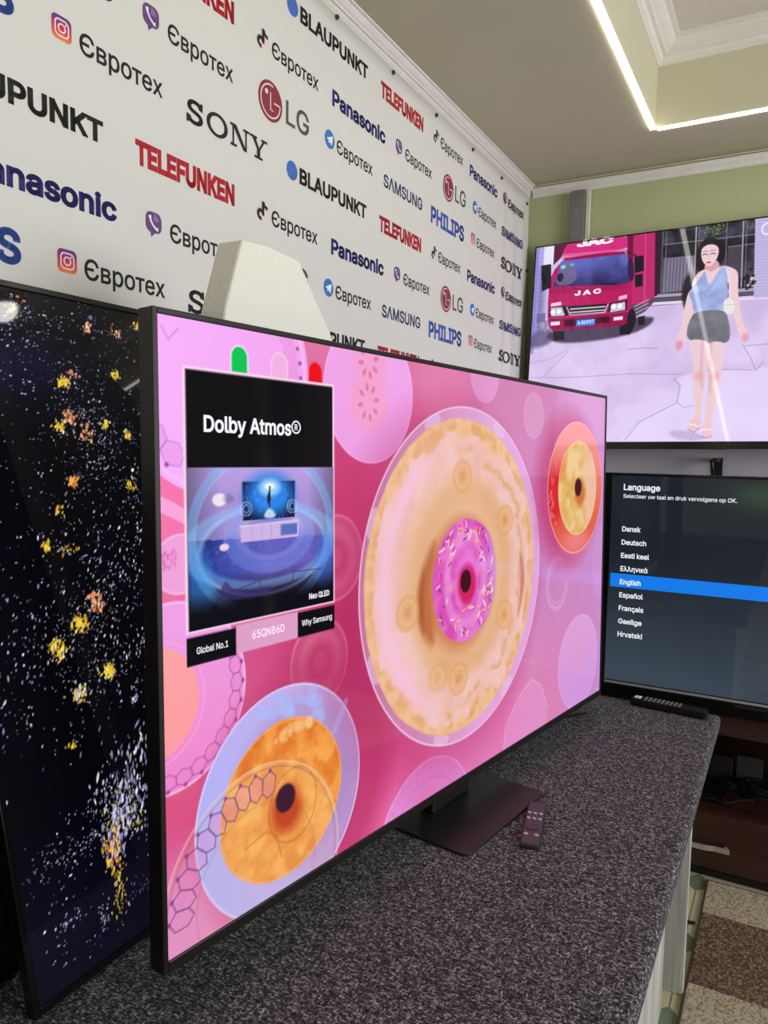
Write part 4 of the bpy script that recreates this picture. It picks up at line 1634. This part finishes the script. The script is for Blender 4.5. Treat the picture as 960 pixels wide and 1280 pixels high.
for pts in ([(.083, .606), (.133, .605), (.148, .566), (.086, .567)], [(.350, .597), (.405, .603), (.408, .568), (.345, .563)]):
    c.poly(pts, (206, 204, 226))
    u0 = sum(p[0] for p in pts) / 4
    for dx in (-.018, .008):
        c.disc(u0 + dx, .586, .012, .013, (250, 248, 255), .9, soft=.004)
        c.ring(u0 + dx, .586, .013, .014, .002, (140, 130, 160), .8)
c.poly([(.150, .606), (.335, .602), (.322, .562), (.172, .564)], (40, 14, 36))
for z in (.575, .590):
    c.line([(.172, z + .002), (.322, z)], .006, (206, 202, 218))
c.line([(.155, .603), (.172, .566), (.322, .565), (.334, .60)], .004, (214, 210, 224))
c.poly([(.083, .626), (.128, .630), (.130, .614), (.083, .612)], (244, 214, 232))
c.poly([(.378, .628), (.412, .634), (.412, .618), (.378, .612)], (246, 190, 214))
c.poly([(.074, .560), (.430, .560), (.432, .500), (.094, .500)], RD2)
c.line([(.076, .558), (.43, .560)], .004, (226, 70, 140), .8)
c.poly([(.145, .545), (.345, .545), (.345, .518), (.15, .516)], (50, 10, 34), .8)
for pts in ([(.086, .542), (.127, .541), (.128, .525), (.087, .525)], [(.361, .540), (.399, .541), (.400, .526), (.362, .525)]):
    c.poly(pts, (246, 226, 240))
c.poly([(.200, .541), (.283, .541), (.284, .513), (.201, .513)], (44, 122, 236))
for pts in ([(.100, .500), (.150, .495), (.150, .456), (.104, .455)], [(.388, .495), (.431, .515), (.444, .478), (.431, .460), (.391, .461)], [(.463, .532), (.489, .536), (.491, .497), (.465, .497)]):
    c.poly(pts, (30, 26, 36), soft=.005)
c.disc(.436, .525, .018, .045, (34, 22, 36))
c.poly([(.055, .55), (.073, .55), (.073, .50), (.055, .50)], (150, 140, 176))
c.box(.020, .545, .060, .585, (110, 96, 150), .8)
# the walking woman
SK, SKD = (238, 204, 212), (214, 160, 172)
c.disc(.66, .62, .028, .075, (36, 30, 36), .9, soft=.01)
c.smooth_poly([(.715, .838), (.690, .815), (.678, .774), (.680, .715), (.700, .690), (.735, .700), (.77, .715), (.785, .735), (.790, .765), (.780, .80), (.754, .832)], (26, 18, 24))
c.smooth_poly([(.716, .735), (.712, .700), (.735, .67), (.775, .70), (.762, .745)], SKD)
c.smooth_poly([(.700, .806), (.698, .765), (.708, .735), (.727, .716), (.745, .724), (.762, .752), (.766, .79), (.742, .812)], SK)
c.smooth_poly([(.715, .836), (.693, .812), (.688, .770), (.702, .80), (.728, .812), (.762, .80), (.772, .76), (.782, .80), (.755, .833)], (26, 18, 24))
for x in (.714, .743):
    c.line([(x - .009, .769), (x, .771), (x + .009, .768)], .0035, (40, 24, 34), .9)
    c.line([(x - .010, .781), (x, .784), (x + .009, .781)], .0025, (80, 50, 56), .7)
c.line([(.730, .768), (.727, .750), (.733, .748)], .0022, (206, 150, 160), .8)
c.disc(.7285, .7345, .0085, .0036, (196, 40, 66), 1)
c.smooth_poly([(.716, .712), (.681, .690), (.664, .64), (.69, .62), (.75, .60), (.80, .64), (.842, .66), (.836, .69), (.80, .712), (.77, .715), (.74, .69)], SK)
c.smooth_poly([(.682, .64), (.655, .62), (.645, .545), (.634, .465), (.622, .43), (.622, .398), (.640, .385), (.654, .395), (.656, .435), (.664, .48), (.684, .55), (.69, .60)], SK)
c.smooth_poly([(.812, .705), (.842, .68), (.842, .60), (.856, .51), (.873, .455), (.890, .432), (.886, .408), (.872, .402), (.855, .425), (.838, .487), (.815, .552), (.805, .65)], SK)
c.disc(.632, .40, .014, .020, (226, 120, 150), .6, soft=.01)
c.disc(.877, .414, .013, .018, (232, 140, 160), .6, soft=.01)
c.smooth_poly([(.718, .712), (.700, .672), (.672, .640), (.657, .608), (.674, .578), (.676, .55), (.688, .53), (.80, .528), (.802, .565), (.808, .60), (.802, .64), (.802, .695), (.778, .718), (.760, .68), (.730, .634)],
              lambda u, v: mixc((146, 162, 214), (182, 196, 240), (c.fbm(u, v, .03, 14) - .3) * 1.6 + (u - .72) * 2))
for k in range(6):
    c.line([(.69, .545 + .013 * k), (.74, .555 + .012 * k), (.80, .57 + .010 * k)], .0022, (128, 144, 200), .6)
c.line([(.76, .66), (.735, .622), (.69, .60)], .003, (120, 136, 194), .7)
c.smooth_poly([(.689, .537), (.670, .507), (.658, .465), (.662, .42), (.72, .402), (.816, .392), (.824, .434), (.812, .497), (.797, .535)],
              lambda u, v: mixc((104, 106, 118), (134, 136, 146), (c.fbm(u, v, .04, 17) - .3) * 1.6 + (u - .72)))
c.smooth_poly([(.668, .425), (.680, .368), (.695, .303), (.689, .240), (.700, .176), (.708, .123), (.702, .09), (.732, .09), (.728, .134), (.734, .218), (.742, .281), (.746, .365), (.744, .41)], SK)
c.smooth_poly([(.741, .41), (.747, .322), (.750, .238), (.745, .154), (.744, .092), (.741, .055), (.768, .055), (.767, .102), (.786, .185), (.796, .258), (.801, .341), (.812, .40)], SK)
for pts in ([(.720, .40), (.722, .30), (.728, .22)], [(.752, .40), (.756, .30), (.757, .20)]):
    c.line(pts, .010, SKD, .55, soft=.010)
for cx_, cz_ in ((.712, .268), (.772, .262)):
    c.disc(cx_, cz_, .018, .02, (226, 150, 160), .5, soft=.015)
c.smooth_poly([(.678, .068), (.700, .098), (.732, .095), (.728, .062), (.706, .038), (.684, .045)], (238, 196, 204))
c.smooth_poly([(.734, .055), (.742, .075), (.768, .072), (.776, .035), (.766, .016), (.738, .016)], (240, 200, 206))
c.line([(.684, .072), (.704, .068), (.726, .060)], .005, (250, 240, 246), .9)
c.line([(.735, .046), (.754, .050), (.773, .046)], .005, (250, 240, 246), .9)
c.line([(.682, .050), (.706, .036), (.728, .058)], .003, (150, 110, 130), .8)
c.line([(.734, .020), (.755, .013), (.774, .022)], .003, (150, 110, 130), .8)
c.smooth_poly([(.60, .04), (.66, .05), (.76, .02), (.72, .0), (.64, .01)], (170, 150, 196), .5, soft=.012)
c.line([(.797, .70), (.810, .645), (.812, .57)], .004, (236, 232, 240), .95)
c.smooth_poly([(.789, .577), (.828, .575), (.836, .518), (.796, .513)], (232, 232, 228), it=1)
c.line([(.794, .552), (.830, .552)], .002, (176, 172, 176), .8)
c.ring(.936, .845, .018, .022, .006, (240, 240, 250), .9)
sc4 = wall_tv.screen(c, M['screen_dark'])
sc4['label'] = 'bright picture of a woman walking past a red lorry in a yard'
words(wall_tv, sc4, [('J A C', .186, .650, .022, .116, .05, (244, 232, 244)), ('JAC', .183, .868, .030, .160, .06, (246, 236, 246)),
                     ('A·80997', .206, .519, .017, .073, .02, (206, 236, 255))])

# ---- 5. the language-menu television on the brown cabinet
W5, H5 = 1.397, .786
plane5 = tv_frame((2.88, .600, 1.5 - .888), -PI / 2, 0, 0)
CAB_T = 1.5 - .955
menu = TV((2.90, -.10, CAB_T), -PI / 2, plane5, W5, H5, 'black television on the brown cabinet showing a language menu')
menu.bezel(.032, .010, .0635, .040, M['gloss_black'])
menu.back(.2, .039, .065, M['black_plastic'])
MB().box(0, W5, -.0045, -.0026, -.013, -.004, .0006, menu.xf).build('trim_strip', M['silver'], menu.root)
MB().box(.46, .70, -.0050, -.0026, -.030, -.020, .0008, menu.xf).build('sensor_bar', M['stand'], menu.root)
for a in (.16, W5 - .16):
    mb = MB()
    mb.box(a - .03, a + .03, .041, .16, -.066, -.050, .003, menu.xf)
    mb.build('foot', M['black_plastic'], menu.root)
U, V = np.linspace(0, W5, 180), np.linspace(0, H5, 140)
c = Canvas(U, V, (34, 42, 52))
uu, vv = np.meshgrid(U, V)
c.rgb[:] = mixc((56, 68, 80), (28, 33, 42), (vv - .05) / .45 - .15 * (c.fbm(uu, vv, .2, 3) - .5)) / 255
c.rgb += (np.exp(-((uu - .52) / .12) ** 2 - ((vv - .73) / .05) ** 2)[..., None] * np.array([20, 34, 12])) / 255
sc5 = menu.screen(c, M['screen_dark'])
fl = Flat()
fl.poly([(.0065, .362), (W5 - .0005, .362), (W5 - .0005, .4135), (.0065, .4135)], lambda a, b: (18, 122, 232), 0)
TXT = (236, 240, 244)
hb_ = fl.build('highlight_bar', M['glow'], sc5, lambda u, v, h: menu.at(u, v, .0003 + h))
hb_['label'] = 'bright blue highlight bar'
rows = [('Language', .042, .7315, .0235, .130, .022, TXT), ('Selecteer uw taal en druk vervolgens op OK.', .042, .7025, .0145, .388, .009, TXT)]
for k, (t, w_) in enumerate((('Dansk', .067), ('Deutsch', .089), ('Eesti keel', .102), ('Ελληνικά', .099), ('English', .076), ('Español', .086), ('Français', .090), ('Gaeilge', .086), ('Hrvatski', .090))):
    rows.append((t, .0425, .5755 - .0505 * k, .0195, w_, .020, TXT))
words(menu, sc5, rows)

# ------------------------------------------------------------------ brown cabinet under the menu television
CX0, CX1, CY0, CY1 = 2.72, 3.20, -.90, .72
cab = empty('cabinet', (2.96, -.09, 0))
tag(cab, 'low dark brown wooden television cabinet with an open shelf above a drawer', 'cabinet')
ox, oy = -2.96, .09
zs = 1.5 - 1.247   # shelf level
mb = MB()
mb.box(CX0 + ox, CX1 + ox, CY0 + oy, CY1 + oy, CAB_T - .018, CAB_T, .0015)
mb.box(CX0 + .012 + ox, CX1 + ox, CY0 + oy, CY0 + .018 + oy, .045, CAB_T - .018)
mb.box(CX0 + .012 + ox, CX1 + ox, CY1 - .018 + oy, CY1 + oy, .045, CAB_T - .018)
mb.box(CX0 + .012 + ox, CX1 + ox, CY0 + .018 + oy, CY1 - .018 + oy, zs - .018, zs)
mb.box(CX1 - .012 + ox, CX1 + ox, CY0 + .018 + oy, CY1 - .018 + oy, .045, CAB_T - .018)
mb.box(CX0 + .03 + ox, CX1 - .012 + ox, CY0 + .018 + oy, CY1 - .018 + oy, .045, .062)
mb.build('carcass', M['darkwood'], cab)
MB().box(CX0 + .03 + ox, CX1 - .02 + ox, CY0 + .01 + oy, CY1 - .01 + oy, 0, .045).build('plinth', M['black_plastic'], cab)
for y0, y1, hy in ((-.088, .715, .215), (-.895, -.092, -.59)):
    dr = MB().box(CX0 - .006 + ox, CX0 + .012 + ox, y0 + oy, y1 + oy, .047, zs - .004, .0015).build('drawer', M['darkwood'], cab)
    hb = MB()
    hb.prism([(-.026, 0), (0, 0), (0, .004), (-.022, .004), (-.022, .004)][:4], -.1, .1, 'z')
    hb = MB()
    yl, yr = hy + .094 + oy, hy - .094 + oy
    xx = CX0 - .006 + ox
    pr = [(yr, xx - .022), (yr + .05, xx - .022), (yr + .075, xx - .030), (yl - .075, xx - .030), (yl - .05, xx - .022), (yl, xx - .022)]
    out = [(b_, a) for a, b_ in pr]
    vs, fs = [], []
    for (x, y) in out:
        for dx, z in ((0, .124), (.004, .124), (.004, .142), (0, .142)):
            vs.append((x + dx, y, z))
    for i in range(len(out) - 1):
        for k in range(4):
            fs.append((4 * i + k, 4 * i + (k + 1) % 4, 4 * i + 4 + (k + 1) % 4, 4 * i + 4 + k))
    fs += [(0, 1, 2, 3), (len(vs) - 4, len(vs) - 3, len(vs) - 2, len(vs) - 1)]
    hb.add(vs, fs)
    for y in (yl - .012, yr + .012):
        hb.box(xx - .020, xx, y - .006, y + .006, .127, .139)
    hh = hb.build('handle', M['handle'], dr)
    hh['label'] = 'pale brushed metal bar handle'

# things lying in the open shelf
box1 = empty('set_top_box', (2.84, .235, zs))
tag(box1, 'flat black set-top box lying on the cabinet shelf beside a coil of cable', 'set-top box')
MB().box(-.05, .05, -.085, .085, .002, .028, .003).build('case', M['gloss_black'], box1)
MB().box(-.052, -.0495, -.07, .03, .010, .014, .0008).build('trim_strip', M['stand'], box1)
box2 = empty('router', (2.99, .20, zs + .003))
tag(box2, 'upright black router at the back of the open cabinet shelf', 'router')
MB().prism([(-.02, 0), (.02, 0), (.012, .10), (-.012, .10)], -.06, .06, 'y', bevel=.003).build('case', M['black_plastic'], box2)
card = MB().prism([(-.004, 0), (.004, 0), (.030, .075), (.024, .076)], -.045, .045, 'y').build('card', mat('grey_green_card', srgb(58, 66, 60), .8))
card.location = (3.06, .085, zs + .003)
tag(card, 'grey green card leaning at the back of the cabinet shelf', 'card')


def coil(loc, rx, ry, turns, r, seed, n=26):
    rg = random.Random(seed)
    pts = []
    for k in range(turns * n):
        a = 2 * PI * k / n
        q = 1 + .12 * math.sin(a * .37 + seed)
        pts.append((loc[0] + rx * q * math.cos(a), loc[1] + ry * q * math.sin(a), loc[2] + r + .0012 * k / n * 6 + .006 * (1 + math.sin(a * 1.7 + seed)) + rg.random() * .001))
    return pts


o = MB().tube(coil((2.93, .04, zs), .055, .06, 6, .0042, 1), .0042).build('cable_coil', M['cord'])
tag(o, 'coil of thick black cable at the right of the cabinet shelf', 'cable')
o = MB().tube(coil((2.93, .145, zs + .001), .035, .026, 4, .003, 3), .003).build('cable_coil', M['cord'])
tag(o, 'small tangle of thin black cable between box and thick coil', 'cable')
o = MB().tube([(2.79, .17, zs + .006), (2.80, .13, zs + .008), (2.83, .115, zs + .007), (2.85, .09, zs + .007), (2.86, .06, zs + .008)], .005).build('cable_plug_lead', M['cord'])
tag(o, 'short black lead lying in front of the cable coils', 'cable')

# ------------------------------------------------------------------ bits on the wall
br = empty('wall_bracket', (X1 - .004, .285, 1.30))
tag(br, 'black steel bracket fixed to the wall under the wall television', 'bracket')
MB().box(-.012, -.001, -.020, .014, -.02, .165, .002).build('upright', M['black_plastic'], br)
MB().box(-.15, -.012, -.012, .010, .150, .165, .002).build('arm', M['black_plastic'], br)
mb = MB()
mb.tube([(-.14, .012, .152), (-.014, .006, .02)], .008)
mb.build('brace', M['black_plastic'], br)

bp_ = empty('corner_panel', (3.40, 1.088, 1.25))
tag(bp_, 'narrow black upright strip in the room corner beside the wall television', 'panel')
MB().box(-.016, .016, -.018, .018, 0, .50, .003).build('strip_body', M['black_plastic'], bp_)
MB().box(-.018, .018, -.020, .020, .47, .50, .003).build('strip_cap', M['gloss_black'], bp_)

# ------------------------------------------------------------------ polystyrene block behind the pink television
fz = lambda z: z
pts = [(.835, 0), (1.22, 0), (1.22, .45), (1.20, .72), (1.125, .925), (1.039, 1.018), (1.025, 1.036), (.943, 1.040), (.880, 1.036), (.842, .93), (.835, .88)]
foam = MB().prism([(a - .97, b_) for a, b_ in pts], 0, .048, 'y', bevel=.004).build('foam_block', M['foam'])
foam.location = (.97, .728, TABLE)
tag(foam, 'white polystyrene packing block standing behind the pink television', 'packing foam')

# ------------------------------------------------------------------ remotes and leads on the table
def remote_root(name, p_near, p_far, label):
    d = (Vector(p_far) - Vector(p_near))
    o = empty(name, ((p_near[0] + p_far[0]) / 2, (p_near[1] + p_far[1]) / 2, TABLE), math.atan2(d.y, d.x))
    tag(o, label, 'remote control')
    return o, d.length


rem, L = remote_root('remote_control', (1.276, .388), (1.443, .424), 'small dark grey remote lying beside the stand of the pink television')
mb = MB()
mb.box(-L / 2, L / 2, -.0185, .0185, .001, .0115, .004, seg=3)
mb.build('case', M['remote'], rem)
for y in (-.011, 0, .011):
    for x in (.018, .034):
        MB().cyl((x if x > .02 else .012, y), .0038, .0112, .0128, 16).build('button', M['silver'], rem)
MB().cyl((-.022, 0), .0125, .0110, .0124, 28).build('ring_pad', M['gloss_black'], rem)
for y in (-.010, .010):
    MB().cyl((-.050, y), .0042, .0112, .0124, 16).build('button', M['silver'], rem)

rem2, L = remote_root('remote_control', (2.172, .166), (2.193, .382), 'long black remote lying along the far end of the table')
L -= .012
mb = MB()
mb.box(-L / 2, L / 2, -.0205, .0205, .002, .022, .005, seg=3)
mb.build('case', M['cord'], rem2)
k = 0
for i in range(9):
    for j in range(3):
        x = -.02 + .0115 * i - .01
        MB().box(x - .0035, x + .0035, -.012 + .012 * j - .004, -.012 + .012 * j + .004, .0215, .0235, .0008).build('button', M['key'], rem2)
for j in range(2):
    b_ = MB().box(.080 + .010 * j - .004, .080 + .010 * j + .004, -.010, .010, .0215, .0238, .001).build('button', mat('white_key', srgb(235, 235, 235), .35), rem2)
    b_['label'] = 'white button'

o = MB().tube([(1.945, .545, TABLE + .003), (1.975, .510, TABLE + .003), (2.005, .492, TABLE + .003), (2.035, .470, TABLE + .003)], .0032).build('power_lead', M['cord'])
tag(o, 'end of a thin black lead on the felt under the pink television', 'cable')

# ------------------------------------------------------------------ floor: rug and cord
rug = empty('rug', (1.2, -.60, 0))
tag(rug, 'flecked rug of beige and brown blocks on the tiled floor', 'rug')
mb = MB().box(-.8, 1.505, -.9, .782, .001, .011, .003)
mb.build('pile', M['rug'], rug)
mb = MB()
for e in ((-.806, -.8, -.906, .788), (1.505, 1.511, -.906, .788)):
    mb.box(e[0], e[1], e[2], e[3], .001, .010, .0015)
for e in ((-.8, 1.505, -.906, -.9), (-.8, 1.505, .782, .788)):
    mb.box(e[0], e[1], e[2], e[3], .001, .010, .0015)
mb.build('border', mat('brown_binding', srgb(72, 56, 42), .9), rug)
o = MB().tube([(2.40, .40, .006), (2.42, .27, .006), (2.428, .22, .006), (2.436, .196, .006)], .005).build('floor_cord', M['cord'])
tag(o, 'short black cord on the tiles between table end and rug', 'cable')
